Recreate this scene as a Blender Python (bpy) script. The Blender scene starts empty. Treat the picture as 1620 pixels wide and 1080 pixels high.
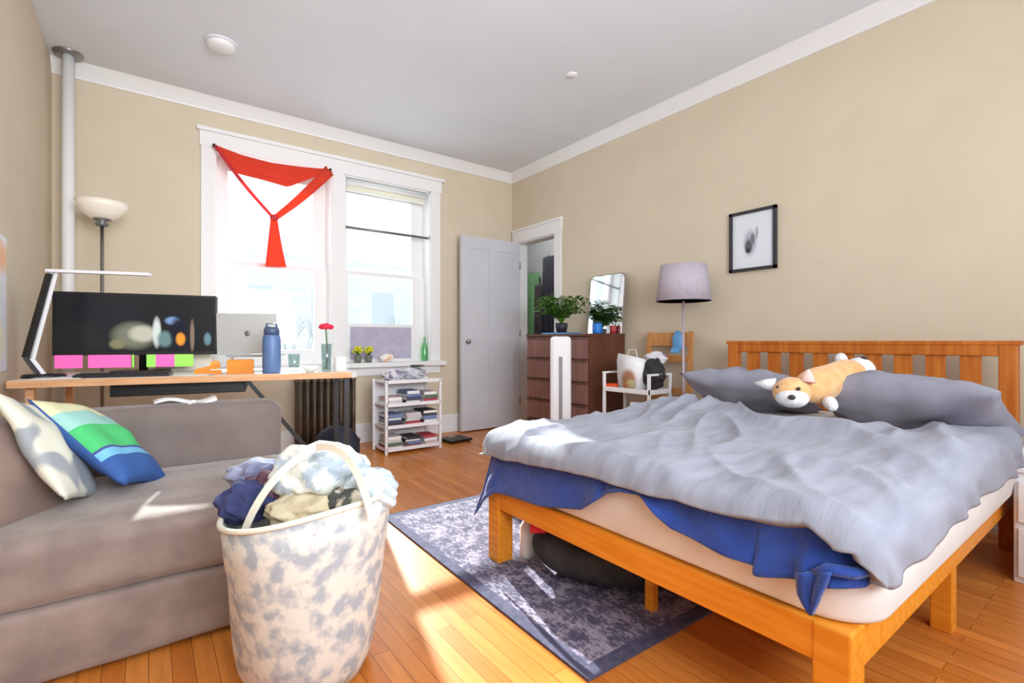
import bpy, bmesh, math, random
from mathutils import Vector, Matrix, noise
random.seed(7)
C = bpy.context.scene.collection
PI = math.pi
# ------------------------------------------------------------------ camera model
A = math.radians(36.7)
F = Vector((math.sin(A), math.cos(A), 0)); R = Vector((math.cos(A), -math.sin(A), 0))
FL = 771.0
W, D, XL, H = 3.56, 4.77, -0.557, 3.02      # right wall x, back wall y, left wall x, ceiling
def ray(px): return F + R*((px-810)/FL)
def onY(px, py, y):                          # point of the plane y=const seen in photo direction
    r = ray(px); d = y/r.y
    return Vector((r.x*d, y, 1-(py-540)/FL*d))
def onX(px, py, x):
    r = ray(px); d = x/r.x
    return Vector((x, r.y*d, 1-(py-540)/FL*d))
# ------------------------------------------------------------------ materials
def lin(c):
    out = []
    for v in c[:3]:
        v = v/255.0
        out.append(v/12.92 if v <= 0.04045 else ((v+0.055)/1.055)**2.4)
    return (*out, 1)
def newmat(name):
    m = bpy.data.materials.new(name); m.use_nodes = True
    nt = m.node_tree; b = nt.nodes['Principled BSDF']
    return m, nt, b
def mat(name, col, rough=0.6, col2=None, scale=8, bump=0.0, bscale=60, metal=0.0, sheen=0.0, stretch=(1,1,1), spec=None, emit=0, contrast=(0.35,0.65), detail=3):
    m, nt, b = newmat(name); N = nt.nodes; L = nt.links
    b.inputs['Base Color'].default_value = lin(col); b.inputs['Roughness'].default_value = rough
    b.inputs['Metallic'].default_value = metal
    if spec is not None: b.inputs['Specular IOR Level'].default_value = spec
    if sheen: b.inputs['Sheen Weight'].default_value = sheen
    if emit: b.inputs['Emission Color'].default_value = lin(col); b.inputs['Emission Strength'].default_value = emit
    tc = N.new('ShaderNodeTexCoord'); mp = N.new('ShaderNodeMapping'); mp.inputs['Scale'].default_value = stretch
    L.new(tc.outputs['Object'], mp.inputs['Vector'])
    if col2 is not None:
        n = N.new('ShaderNodeTexNoise'); n.inputs['Scale'].default_value = scale; n.inputs['Detail'].default_value = detail
        L.new(mp.outputs[0], n.inputs['Vector'])
        r = N.new('ShaderNodeValToRGB'); r.color_ramp.elements[0].position = contrast[0]; r.color_ramp.elements[1].position = contrast[1]
        r.color_ramp.elements[0].color = lin(col); r.color_ramp.elements[1].color = lin(col2)
        L.new(n.outputs[0], r.inputs[0]); L.new(r.outputs[0], b.inputs['Base Color'])
    if bump:
        n2 = N.new('ShaderNodeTexNoise'); n2.inputs['Scale'].default_value = bscale; n2.inputs['Detail'].default_value = 4
        L.new(mp.outputs[0], n2.inputs['Vector'])
        bp = N.new('ShaderNodeBump'); bp.inputs['Strength'].default_value = bump; bp.inputs['Distance'].default_value = 0.01
        L.new(n2.outputs[0], bp.inputs['Height']); L.new(bp.outputs[0], b.inputs['Normal'])
    return m
def floor_mat():
    m, nt, b = newmat('oak_floor'); N = nt.nodes; L = nt.links
    tc = N.new('ShaderNodeTexCoord'); mp = N.new('ShaderNodeMapping'); mp.inputs['Rotation'].default_value = (0, 0, PI/2)
    L.new(tc.outputs['Object'], mp.inputs['Vector'])
    br = N.new('ShaderNodeTexBrick'); br.inputs['Scale'].default_value = 1
    br.inputs['Brick Width'].default_value = 1.1; br.inputs['Row Height'].default_value = 0.057
    br.inputs['Mortar Size'].default_value = 0.0012; br.inputs['Mortar Smooth'].default_value = 0.3; br.offset = 0.37
    br.inputs['Color1'].default_value = lin((222,142,66)); br.inputs['Color2'].default_value = lin((200,116,44)); br.inputs['Mortar'].default_value = lin((135,72,26))
    L.new(mp.outputs[0], br.inputs['Vector'])
    mp2 = N.new('ShaderNodeMapping'); mp2.inputs['Scale'].default_value = (14, 1.2, 1); L.new(tc.outputs['Object'], mp2.inputs['Vector'])
    n = N.new('ShaderNodeTexNoise'); n.inputs['Scale'].default_value = 3; n.inputs['Detail'].default_value = 5; L.new(mp2.outputs[0], n.inputs['Vector'])
    mx = N.new('ShaderNodeMix'); mx.data_type = 'RGBA'; mx.blend_type = 'MULTIPLY'; mx.inputs['Factor'].default_value = 0.35
    rp = N.new('ShaderNodeValToRGB'); rp.color_ramp.elements[0].color = (0.45,0.36,0.28,1); rp.color_ramp.elements[1].color = (1,1,1,1)
    rp.color_ramp.elements[0].position = .3; rp.color_ramp.elements[1].position = .6
    L.new(n.outputs[0], rp.inputs[0]); L.new(br.outputs[0], mx.inputs['A']); L.new(rp.outputs[0], mx.inputs['B'])
    L.new(mx.outputs['Result'], b.inputs['Base Color']); b.inputs['Roughness'].default_value = 0.3
    b.inputs['Specular IOR Level'].default_value = .35
    return m
def wood(name, c1, c2, stretch=(1,1,12), rough=0.42):
    return mat(name, c1, rough, c2, 3, 0.05, 8, stretch=stretch, spec=.3)
def blobs(name, base, items, axes=(0,2), rough=.4, emit=0.0, spec=.5):
    """flat artwork / reflections: soft procedural spots in object space"""
    m, nt, b = newmat(name); N = nt.nodes; L = nt.links
    tc = N.new('ShaderNodeTexCoord'); sp = N.new('ShaderNodeSeparateXYZ'); L.new(tc.outputs['Object'], sp.inputs[0])
    cur = None
    for (cx, cz, rx, rz, col) in items:
        d = []
        for k, c, r in ((axes[0], cx, rx), (axes[1], cz, rz)):
            a = N.new('ShaderNodeMath'); a.operation = 'SUBTRACT'; a.inputs[1].default_value = c; L.new(sp.outputs[k], a.inputs[0])
            q = N.new('ShaderNodeMath'); q.operation = 'DIVIDE'; q.inputs[1].default_value = r; L.new(a.outputs[0], q.inputs[0])
            s = N.new('ShaderNodeMath'); s.operation = 'POWER'; s.inputs[1].default_value = 2; 
            ab = N.new('ShaderNodeMath'); ab.operation = 'ABSOLUTE'; L.new(q.outputs[0], ab.inputs[0]); L.new(ab.outputs[0], s.inputs[0]); d.append(s)
        t = N.new('ShaderNodeMath'); t.operation = 'ADD'; L.new(d[0].outputs[0], t.inputs[0]); L.new(d[1].outputs[0], t.inputs[1])
        mr = N.new('ShaderNodeMapRange'); mr.inputs['From Min'].default_value = .4; mr.inputs['From Max'].default_value = 1.3
        mr.inputs['To Min'].default_value = 1; mr.inputs['To Max'].default_value = 0; L.new(t.outputs[0], mr.inputs['Value'])
        mx = N.new('ShaderNodeMix'); mx.data_type = 'RGBA'; L.new(mr.outputs[0], mx.inputs['Factor'])
        if cur is None: mx.inputs['A'].default_value = lin(base)
        else: L.new(cur, mx.inputs['A'])
        mx.inputs['B'].default_value = lin(col); cur = mx.outputs['Result']
    L.new(cur, b.inputs['Base Color']); b.inputs['Roughness'].default_value = rough; b.inputs['Specular IOR Level'].default_value = spec
    if emit: L.new(cur, b.inputs['Emission Color']); b.inputs['Emission Strength'].default_value = emit
    return m
def glass_mat(name, tint=(245,250,250), g=.06):
    m = bpy.data.materials.new(name); m.use_nodes = True; nt = m.node_tree; N = nt.nodes; L = nt.links; N.clear()
    o = N.new('ShaderNodeOutputMaterial'); t = N.new('ShaderNodeBsdfTransparent'); t.inputs[0].default_value = lin(tint)
    gl = N.new('ShaderNodeBsdfGlossy'); gl.inputs['Roughness'].default_value = .03
    mx = N.new('ShaderNodeMixShader'); mx.inputs[0].default_value = g
    L.new(t.outputs[0], mx.inputs[1]); L.new(gl.outputs[0], mx.inputs[2]); L.new(mx.outputs[0], o.inputs[0]); return m
def sheer(name, col, col2=None, k=.6, tr=.15):
    m = bpy.data.materials.new(name); m.use_nodes = True; nt = m.node_tree; N = nt.nodes; L = nt.links; N.clear()
    o = N.new('ShaderNodeOutputMaterial'); a = N.new('ShaderNodeBsdfTranslucent'); a.inputs[0].default_value = lin(col2 or col)
    d = N.new('ShaderNodeBsdfDiffuse'); d.inputs[0].default_value = lin(col)
    mx = N.new('ShaderNodeMixShader'); mx.inputs[0].default_value = k
    t = N.new('ShaderNodeBsdfTransparent'); t.inputs[0].default_value = lin(col2 or col)
    m2 = N.new('ShaderNodeMixShader'); m2.inputs[0].default_value = tr
    L.new(d.outputs[0], mx.inputs[1]); L.new(a.outputs[0], mx.inputs[2]); L.new(mx.outputs[0], m2.inputs[1]); L.new(t.outputs[0], m2.inputs[2]); L.new(m2.outputs[0], o.inputs[0]); return m
def stripes(name, axis, stops, rough=.8, bump=.2):
    """constant bands along one object axis; stops = [(pos, colour)]"""
    m, nt, b = newmat(name); N = nt.nodes; L = nt.links
    tc = N.new('ShaderNodeTexCoord'); sp = N.new('ShaderNodeSeparateXYZ'); L.new(tc.outputs['Object'], sp.inputs[0])
    mr = N.new('ShaderNodeMapRange'); mr.inputs['From Min'].default_value = -.25; mr.inputs['From Max'].default_value = .25
    L.new(sp.outputs[axis], mr.inputs['Value']); r = N.new('ShaderNodeValToRGB'); r.color_ramp.interpolation = 'CONSTANT'
    e = r.color_ramp.elements
    e[0].position = stops[0][0]; e[0].color = lin(stops[0][1]); e[1].position = stops[1][0]; e[1].color = lin(stops[1][1])
    for p, c in stops[2:]:
        x = e.new(p); x.color = lin(c)
    L.new(mr.outputs[0], r.inputs[0]); L.new(r.outputs[0], b.inputs['Base Color']); b.inputs['Roughness'].default_value = rough
    return m
# ------------------------------------------------------------------ mesh helpers
class MB:
    def __init__(s): s.bm = bmesh.new()
    def _mi(s, faces, mi):
        for f in faces: f.material_index = mi
    def box(s, c, d, rz=0, rx=0, ry=0, bev=0, mi=0):
        M = Matrix.Translation(Vector(c)) @ Matrix.Rotation(rz,4,'Z') @ Matrix.Rotation(ry,4,'Y') @ Matrix.Rotation(rx,4,'X') @ Matrix.Diagonal((d[0],d[1],d[2],1))
        r = bmesh.ops.create_cube(s.bm, size=1, matrix=M); vs = r['verts']
        fs = {f for v in vs for f in v.link_faces}; s._mi(fs, mi)
        if bev:
            es = {e for v in vs for e in v.link_edges}
            rr = bmesh.ops.bevel(s.bm, geom=list(es), offset=bev, segments=2, affect='EDGES', profile=.5); s._mi(rr['faces'], mi)
        return s
    def bb(s, a, b, bev=0, mi=0):
        a = Vector(a); b = Vector(b)
        return s.box((a+b)/2, [abs(b[i]-a[i]) for i in range(3)], bev=bev, mi=mi)
    def tube(s, pts, r, seg=10, mi=0, cap=True):
        pts = [Vector(p) for p in pts]; rr = r if isinstance(r, (list, tuple)) else [r]*len(pts)
        rings = []; up = None
        for i, p in enumerate(pts):
            t = (pts[min(i+1, len(pts)-1)] - pts[max(i-1, 0)]).normalized()
            if up is None: up = Vector((0,0,1)) if abs(t.z) < .9 else Vector((1,0,0))
            x = t.cross(up).normalized(); y = t.cross(x).normalized(); up = -y if False else up
            rings.append([s.bm.verts.new(p + x*math.cos(2*PI*k/seg)*rr[i] + y*math.sin(2*PI*k/seg)*rr[i]) for k in range(seg)])
        for a, b in zip(rings, rings[1:]):
            for k in range(seg):
                f = s.bm.faces.new((a[k], a[(k+1)%seg], b[(k+1)%seg], b[k])); f.material_index = mi; f.smooth = True
        if cap:
            for q in (rings[0][::-1], rings[-1]):
                f = s.bm.faces.new(q); f.material_index = mi
        return s
    def bar(s, a, b, w, h, mi=0):
        a = Vector(a); b = Vector(b); t = (b-a); L = t.length; t.normalize()
        q = t.to_track_quat('X', 'Z').to_matrix().to_4x4()
        M = Matrix.Translation((a+b)/2) @ q @ Matrix.Diagonal((L, w, h, 1))
        r = bmesh.ops.create_cube(s.bm, size=1, matrix=M); s._mi({f for v in r['verts'] for f in v.link_faces}, mi); return s
    def lathe(s, prof, c=(0,0,0), seg=28, mi=0, fn=None):
        c = Vector(c); rings = []
        for r, z in prof:
            rings.append([s.bm.verts.new(c + (fn(r, z, 2*PI*k/seg) if fn else Vector((r*math.cos(2*PI*k/seg), r*math.sin(2*PI*k/seg), z)))) for k in range(seg)])
        for a, b in zip(rings, rings[1:]):
            for k in range(seg):
                f = s.bm.faces.new((a[k], a[(k+1)%seg], b[(k+1)%seg], b[k])); f.material_index = mi; f.smooth = True
        for q, rad in ((rings[0][::-1], prof[0][0]), (rings[-1], prof[-1][0])):
            if rad > 1e-6 and rad < .9999e3:
                f = s.bm.faces.new(q); f.material_index = mi
        return s
    def ball(s, c, r, sub=3, mi=0, fn=None):
        M = Matrix.Translation(Vector(c)) @ Matrix.Diagonal((r[0], r[1], r[2], 1))
        q = bmesh.ops.create_icosphere(s.bm, subdivisions=sub, radius=1)
        for v in q['verts']:
            if fn: v.co = fn(v.co)
            v.co = M @ v.co
        for f in {f for v in q['verts'] for f in v.link_faces}: f.material_index = mi; f.smooth = True
        return s
    def grid(s, fn, nu, nv, mi=0):
        vs = [[s.bm.verts.new(fn(i/nu, j/nv)) for j in range(nv+1)] for i in range(nu+1)]
        for i in range(nu):
            for j in range(nv):
                f = s.bm.faces.new((vs[i][j], vs[i+1][j], vs[i+1][j+1], vs[i][j+1])); f.material_index = mi; f.smooth = True
        return s
    def poly(s, pts, mi=0):
        f = s.bm.faces.new([s.bm.verts.new(Vector(p)) for p in pts]); f.material_index = mi; return s
    def pillow(s, w, h, t, seed=0, n=18, mi=0, M=None, wr=.012):
        """stuffed cushion in the XZ plane, thickness along Y"""
        M = M or Matrix.Identity(4)
        for sg in (-1, 1):
            def fn(u, v):
                a = 2*u-1; b = 2*v-1
                px = 1-.09*(1-abs(b)**1.6)*0 ; 
                x = a*w/2*(1-.07*(1-b*b)*abs(a)**3); z = b*h/2*(1-.07*(1-a*a)*abs(b)**3)
                th = max(0,(1-a*a))**.45 * max(0,(1-b*b))**.45
                y = sg*t/2*th
                y += sg*wr*th*noise.noise(Vector((x*9+seed, z*9, sg*3.1+seed)))*2
                return M @ Vector((x, y, z))
            s.grid(fn, n, n, mi)
        bmesh.ops.remove_doubles(s.bm, verts=s.bm.verts, dist=1e-5)
        return s
    def build(s, name, m, parent=None, smooth=None, solid=0, sub=0, loc=None, fixn=True):
        if fixn: bmesh.ops.recalc_face_normals(s.bm, faces=s.bm.faces)
        me = bpy.data.meshes.new(name); s.bm.to_mesh(me); s.bm.free()
        o = bpy.data.objects.new(name, me); C.objects.link(o)
        for x in (m if isinstance(m, (list, tuple)) else [m]): me.materials.append(x)
        if smooth:
            for p in me.polygons: p.use_smooth = True
        if parent: o.parent = parent
        if loc is not None: o.location = loc
        if solid:
            q = o.modifiers.new('Solidify', 'SOLIDIFY'); q.thickness = solid; q.offset = 0
        if sub:
            q = o.modifiers.new('Subdivision', 'SUBSURF'); q.levels = sub; q.render_levels = sub
        return o
def tag(o, label, cat, group=None, kind=None):
    if label: o['label'] = label
    if cat: o['category'] = cat
    if group: o['group'] = group
    if kind: o['kind'] = kind
    return o
def thing(name, label, cat, loc=(0,0,0), rz=0, group=None):
    o = bpy.data.objects.new(name, None); C.objects.link(o); o.empty_display_size = .1
    o.location = loc; o.rotation_euler = (0, 0, rz); return tag(o, label, cat, group)
def struct(name, o=None, loc=(0,0,0), label=None, cat=None):
    if o is None:
        o = bpy.data.objects.new(name, None); C.objects.link(o); o.location = loc
    o['kind'] = 'structure'
    if label: o['label'] = label
    if cat: o['category'] = cat
    return o
def dup(root, loc, rz=0, label=None):
    r = root.copy(); C.objects.link(r); r.location = loc; r.rotation_euler = (0, 0, rz)
    if label: r['label'] = label
    for ch in list(root.children):
        c = ch.copy(); C.objects.link(c); c.parent = r
        for g in list(ch.children):
            d = g.copy(); C.objects.link(d); d.parent = c
    return r
# ------------------------------------------------------------------ palette
M = {}
M['wall'] = mat('beige_wall', (212,199,177), .75, (208,195,173), 3, .03, 120, spec=.2)
M['ceil'] = mat('ceiling_paint', (224,229,236), .85, (221,226,233), 2, spec=.2)
M['trim'] = mat('white_trim', (232,232,232), .4, spec=.3)
M['door'] = mat('door_paint', (204,205,211), .4, (198,199,206), 2, spec=.3)
M['floor'] = floor_mat()
M['glass'] = glass_mat('window_glass')
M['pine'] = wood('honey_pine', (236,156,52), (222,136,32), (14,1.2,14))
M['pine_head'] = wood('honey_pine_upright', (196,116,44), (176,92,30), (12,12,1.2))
M['white_metal'] = mat('white_metal', (232,232,236), .35)
M['black'] = mat('black_plastic', (22,22,25), .4)
M['blackcloth'] = mat('black_cloth', (38,38,40), .85, (52,52,54), 12, .3, 60)
M['chrome'] = mat('brushed_metal', (150,150,150), .3, metal=.9)
M['grey_metal'] = mat('grey_metal', (120,120,122), .4, metal=.5)
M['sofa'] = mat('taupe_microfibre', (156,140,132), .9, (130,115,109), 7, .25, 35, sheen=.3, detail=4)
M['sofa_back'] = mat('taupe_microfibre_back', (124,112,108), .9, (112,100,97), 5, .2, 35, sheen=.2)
M['comf'] = mat('grey_comforter', (150,153,167), .9, (136,139,153), 5, .15, 30, stretch=(1,5,1), sheen=.1)
M['pillow'] = mat('grey_pillowcase', (146,146,160), .9, (132,132,146), 8, .15, 30)
M['sheet'] = mat('white_sheet', (226,222,218), .85, (218,213,210), 6, .1, 30)
M['blue'] = mat('royal_blue_throw', (36,72,158), .95, (28,58,138), 14, .5, 60, sheen=.3)
M['paper'] = mat('white_paper', (232,232,230), .7)
M['orange'] = mat('orange_card', (224,140,30), .6, (204,120,24), 10)
M['brownwood'] = wood('walnut_laminate', (138,98,88), (120,82,74), (10,10,1.2))
M['brownside'] = wood('walnut_side', (104,66,48), (88,54,40), (10,10,1.2))
M['green'] = mat('leaf_green', (110,160,48), .5, (70,122,34), 30)
M['dgreen'] = mat('dark_leaf_green', (72,124,40), .5, (48,96,32), 30)
M['yellow'] = mat('yellow_petals', (232,222,40), .6, (200,204,20), 30)
M['clear'] = glass_mat('clear_glass', (225,236,236), .12)
M['bluep'] = mat('blue_plastic', (24,116,206), .4)
M['cyan'] = mat('light_blue_plastic', (96,160,214), .5)
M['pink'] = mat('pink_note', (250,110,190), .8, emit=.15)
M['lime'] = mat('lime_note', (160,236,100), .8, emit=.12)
M['ply'] = wood('desk_edge_wood', (226,176,130), (206,152,108), (1.5,10,10))
M['desktop'] = mat('desk_laminate', (232,226,218), .4)
# ------------------------------------------------------------------ room shell
b = MB(); b.bb((XL-.1,-1.6,-.1),(5.3,D+.32,0)); struct('floor', b.build('floor', M['floor']), label='orange oak strip floor', cat='floor')
b = MB(); b.bb((XL-.1,-1.6,H),(5.3,D+.32,H+.1)); struct('ceiling', b.build('ceiling', M['ceil']), label='off white plaster ceiling', cat='ceiling')
b = MB(); b.bb((XL-.12,-1.6,0),(XL,D+.32,H)); struct('wall_left', b.build('wall_left', M['wall']))
WN = [(.445,1.405),(1.525,2.444)]; Z0, Z1 = .79, 2.62
b = MB(); y0, y1 = D, D+.32
b.bb((XL,y0,0),(WN[0][0],y1,H)); b.bb((WN[1][1],y0,0),(W+.14,y1,H)); b.bb((WN[0][0],y0,0),(WN[1][1],y1,Z0)); b.bb((WN[0][0],y0,Z1),(WN[1][1],y1,H))
b.bb((WN[0][1],y0,Z0),(WN[1][0],y1,Z1)); struct('wall_back', b.build('wall_back', M['wall']))
DY0, DY1, DZ = 3.98, 4.66, 2.18
b = MB(); b.bb((W,-1.6,0),(W+.14,DY0,H)); b.bb((W,DY1,0),(W+.14,D,H)); b.bb((W,DY0,DZ),(W+.14,DY1,H)); struct('wall_right', b.build('wall_right', M['wall']))
# hallway beyond the door
hw = mat('hallway_paint', (150,152,150), .8)
b = MB(); b.bb((W+.14,D+.32,-.1),(5.3,7.2,0)); struct('floor', b.build('floor', M['floor']))
b = MB(); b.bb((W+.14,D+.32,H),(5.3,7.2,H+.1)); struct('ceiling', b.build('ceiling', M['ceil']))
b = MB(); b.bb((W+.14,7.1,0),(5.3,7.2,H)); b.bb((W+.04,D+.32,0),(W+.14,7.2,H)); struct('wall_hallway_back', b.build('wall_hallway_back', hw))
b = MB(); b.bb((5.2,1.2,0),(5.3,7.1,H)); struct('wall_hallway', b.build('wall_hallway', hw))
b = MB(); b.bb((W+.14,1.1,0),(5.3,1.2,H)); struct('wall_hallway_end', b.build('wall_hallway_end', hw))
# crown moulding (profile bars)
def crown(name, a, bb_, inward):
    a = Vector(a); e = Vector(bb_); n = Vector(inward); mb = MB()
    prof = [(0,H-.1),(.012,H-.1),(.018,H-.085),(.045,H-.045),(.07,H-.015),(.085,H),(0,H)]
    va = [mb.bm.verts.new(a + n*p + Vector((0,0,z))) for p, z in prof]; vb = [mb.bm.verts.new(e + n*p + Vector((0,0,z))) for p, z in prof]
    for k in range(len(prof)): mb.bm.faces.new((va[k], va[(k+1)%len(prof)], vb[(k+1)%len(prof)], vb[k]))
    mb.bm.faces.new(va[::-1]); mb.bm.faces.new(vb); return struct(name, mb.build(name, M['trim']))
crown('trim_1', (XL,D,0), (W,D,0), (0,-1,0)); crown('trim_2', (W,-1.6,0), (W,D,0), (-1,0,0))
b = MB(); b.bb((XL,D-.02,0),(W,D,.19)); b.bb((XL,D-.028,.0),(W,D,.03)); b.bb((XL,D-.026,.165),(W,D,.18)); struct('baseboard_back', b.build('baseboard_back', M['trim']))
b = MB(); b.bb((W-.02,-1.6,0),(W,DY0-.12,.19)); b.bb((W-.028,-1.6,0),(W,DY0-.12,.03)); struct('baseboard_right', b.build('baseboard_right', M['trim']))
b = MB(); b.bb((XL,-1.6,0),(XL+.02,D,.19)); b.bb((XL,-1.6,0),(XL+.028,D,.03)); struct('baseboard_left', b.build('baseboard_left', M['trim']))
# window casing (shared)
b = MB(); t = .022
b.bb((.345,D-t,Z0-.02),(.445,D,Z1)); b.bb((WN[1][1],D-t,Z0-.02),(2.56,D,Z1)); b.bb((1.405,D-t,Z0-.02),(1.525,D,Z1))
b.bb((.335,D-.028,Z1),(2.575,D,Z1+.12)); b.bb((.315,D-.055,Z1+.12),(2.60,D,Z1+.15))
b.bb((.31,D-.09,Z0-.045),(2.60,D+.12,Z0-.0)); b.bb((.35,D-.02,Z0-.13),(2.555,D,Z0-.045)); struct('trim_3', b.build('trim_3', M['trim']), label='wide white window casing with shared sill', cat='trim')
def window(n, x0, x1, label, gx0, gx1, gz0, gz1):
    r = struct('window_%d'%n, None, ((x0+x1)/2, D+.16, Z0), label, 'window'); cx = (x0+x1)/2; cy = D+.16
    L = lambda x, y, z: (x-cx, y-cy, z-Z0)
    m = MB()   # jamb liners on the reveal
    m.bb(L(x0,D,Z0), L(x0+.012,D+.3,Z1)); m.bb(L(x1-.012,D,Z0), L(x1,D+.3,Z1)); m.bb(L(x0,D,Z1-.012), L(x1,D+.3,Z1)); m.bb(L(x0,D+.11,Z0-.03), L(x1,D+.31,Z0+.02))
    m.build('window_frame', M['trim'], r)
    mid = 1.69
    for nm, za, zb, yy in (('lower_sash', Z0+.02, mid+.02, D+.14), ('upper_sash', mid-.02, Z1-.012, D+.18)):
        m = MB(); xa, xb = x0+.012, x1-.012
        ga, gb = gx0, gx1
        zl = gz0 if nm == 'lower_sash' else mid+.018; zh = mid-.018 if nm == 'lower_sash' else gz1
        m.bb(L(xa,yy-.018,za), L(ga,yy+.018,zb)); m.bb(L(gb,yy-.018,za), L(xb,yy+.018,zb)); m.bb(L(ga,yy-.018,za), L(gb,yy+.018,zl)); m.bb(L(ga,yy-.018,zh), L(gb,yy+.018,zb))
        s_ = m.build(nm, M['trim'], r)
        g = MB(); g.bb(L(ga-.005,yy-.002,zl-.005), L(gb+.005,yy+.002,zh+.005)); g.build('pane', M['glass'], s_)
    return r
window(1, *WN[0], 'left sash window behind the red fabric swag', .555, 1.275, .92, 2.50)
w2 = window(2, *WN[1], 'right sash window with raised blind and lilac lower panel', 1.60, 2.30, 1.18, 2.50)
lil = mat('lilac_panel', (186,178,196), .7, (170,164,186), 10)
m = MB(); m.bb((1.62-1.9845, D+.118-D-.16, Z0+.03-Z0),(2.28-1.9845, D+.122-D-.16,1.15-Z0)); m.build('lower_panel', lil, w2)
# blind on window 2 : roll at top, rod
bl = thing('roller_blind', 'cream roller blind rolled up at head of right window', 'blind', (1.98, D+.05, 2.4))
cream = sheer('cream_blind', (238,236,220), (240,238,225), .5, .1)
m = MB(); m.tube([(-.43,0,.165),(.43,0,.165)], .025); m.build('roll', M['trim'], bl)
m = MB(); m.bb((-.42,-.0015,.10),(.42,.0015,.17)); m.build('shade', cream, bl)
m = MB(); m.bb((-.42,-.006,.088),(.42,.006,.102)); m.build('bottom_bar', M['trim'], bl)
rod = MB(); rod.tube([(1.528, D+.02, 2.12),(2.441, D+.02, 2.12)], .013, 12); rod.bb((1.526,D+.0,2.10),(1.534,D+.04,2.14)); rod.bb((2.436,D+.0,2.10),(2.443,D+.04,2.14))
tag(rod.build('tension_rod', M['grey_metal']), 'grey tension rod across the upper part of right window', 'rod')
# red swag
FY = D-.075
red = sheer('red_cloth', (224,84,64), (236,104,76), .30, .14); redp = sheer('red_cloth_folded', (220,80,84), (236,110,110), .28, .10)
def P(px, py, y=FY): return onY(px, py, y)
sw = thing('fabric_swag', 'red fabric tied in a Y shaped swag across left window', 'fabric', P(433,232))
o0 = P(433,232)
m = MB()
top = [(338,228),(380,244),(430,257),(480,264),(524,268)]; bot = [(341,232),(368,272),(415,284),(455,296),(522,271)]
def interp(ps, t):
    k = t*(len(ps)-1); i = min(int(k), len(ps)-2); f = k-i
    return (ps[i][0]*(1-f)+ps[i+1][0]*f, ps[i][1]*(1-f)+ps[i+1][1]*f)
def swf(u, v):
    a = interp(top, u); c = interp(bot, u); q = (a[0]*(1-v)+c[0]*v, a[1]*(1-v)+c[1]*v)
    p = P(*q)-o0; p.y += .012*math.sin(v*14+u*3)*math.sin(PI*u); return p
m.grid(swf, 30, 12); m.build('drape', red, sw, solid=.002)
def strip(a, c, w0, w1, mt, nm):
    a = P(*a)-o0; c = P(*c)-o0; t = (c-a).normalized(); n = Vector((t.z,0,-t.x)); mm = MB()
    mm.grid(lambda u, v: a.lerp(c, u) + n*((v-.5)*(w0+(w1-w0)*u)) + Vector((0, -.012+.008*math.sin(v*12+u*4), -.02*math.sin(PI*u))), 16, 6); return mm.build(nm, mt, sw, solid=.002)
strip((340,231),(432,345), .03, .022, redp, 'tie'); strip((521,270),(435,345), .10, .045, red, 'tie')
strip((433,343),(436,422), .05, .17, red, 'tail')
m = MB(); m.ball(P(433,345)-o0+Vector((0,-.015,0)), (.035,.022,.03), 2); m.build('knot', redp, sw)
for q in ((339,229),(523,268)):
    m = MB(); m.ball(P(*q)-o0+Vector((0,.015,0)), (.014,.03,.014), 2); m.build('pushpin', M['black'], sw)
# pipe
b = thing('riser_pipe', 'white painted heating riser pipe in the back left corner', 'pipe', (-.453, D-.17, 0))
m = MB(); m.tube([(0,0,0),(0,0,H)], .036, 18); m.build('pipe', M['trim'], b)
m = MB(); m.lathe([(.037,H-.018),(.075,H-.018),(.085,H-.004),(.085,H-.001),(.037,H-.001)], seg=24); m.build('ceiling_flange', M['chrome'], b)
m = MB(); m.lathe([(.037,0.001),(.08,.001),(.075,.015),(.037,.018)], seg=24); m.build('floor_flange', M['chrome'], b)
b = MB(); b.lathe([(0,-.06),(.012,-.055),(.018,-.04),(.01,-.025),(.026,-.012),(.028,0)], (-.49, 3.75, H)); tag(b.build('sprinkler_head', M['grey_metal']), 'small grey sprinkler head on ceiling by left wall', 'sprinkler')
def onceil(px, py):
    d = (H-1)*FL/(540-py); r = ray(px); return Vector((r.x*d, r.y*d, H))
p = onceil(350,68)
sd = thing('smoke_detector', 'round white smoke detector on the ceiling', 'detector', p)
m = MB(); m.lathe([(0,-.045),(.06,-.045),(.08,-.035),(.09,-.012)]); m.build('cover', M['trim'], sd)
m = MB(); m.lathe([(.095,-.012),(.1,-.008),(.1,0),(.0,0)]); m.build('base', M['ceil'], sd)
p = onceil(905,118); m = MB(); m.lathe([(0,-.012),(.03,-.012),(.04,-.004),(.04,0)], p); tag(m.build('ceiling_cap', M['trim']), 'tiny round white cap on the ceiling above the doorway side', 'cap')
# ------------------------------------------------------------------ door
dr = struct('door_1', None, (W-.01, DY1-.01, 0), 'white door standing open against back wall', 'door')
m = MB(); LW = .805; yb = -.04
m.bb((-LW,yb,.015),(-.0,0,DZ-.01))
m.bb((-LW,yb-.008,.015),(-LW+.11,yb,DZ-.01)); m.bb((-.11,yb-.008,.015),(0,yb,DZ-.01)); m.bb((-LW/2-.05,yb-.008,.22),(-LW/2+.05,yb,1.0)); m.bb((-LW/2-.05,yb-.008,1.14),(-LW/2+.05,yb,DZ-.14))
for z0, z1 in ((.015,.22),(1.0,1.14),(DZ-.14,DZ-.01)): m.bb((-LW+.11,yb-.008,z0),(-.11,yb,z1))
m.build('door_leaf', M['door'], dr)
m = MB(); m.tube([(-LW+.06,yb-.008,1.0),(-LW+.06,yb-.05,1.0)], .01); m.ball((-LW+.06,yb-.06,1.0), (.026,.022,.026), 2); m.build('door_handle', M['chrome'], dr)
m = MB()
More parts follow.
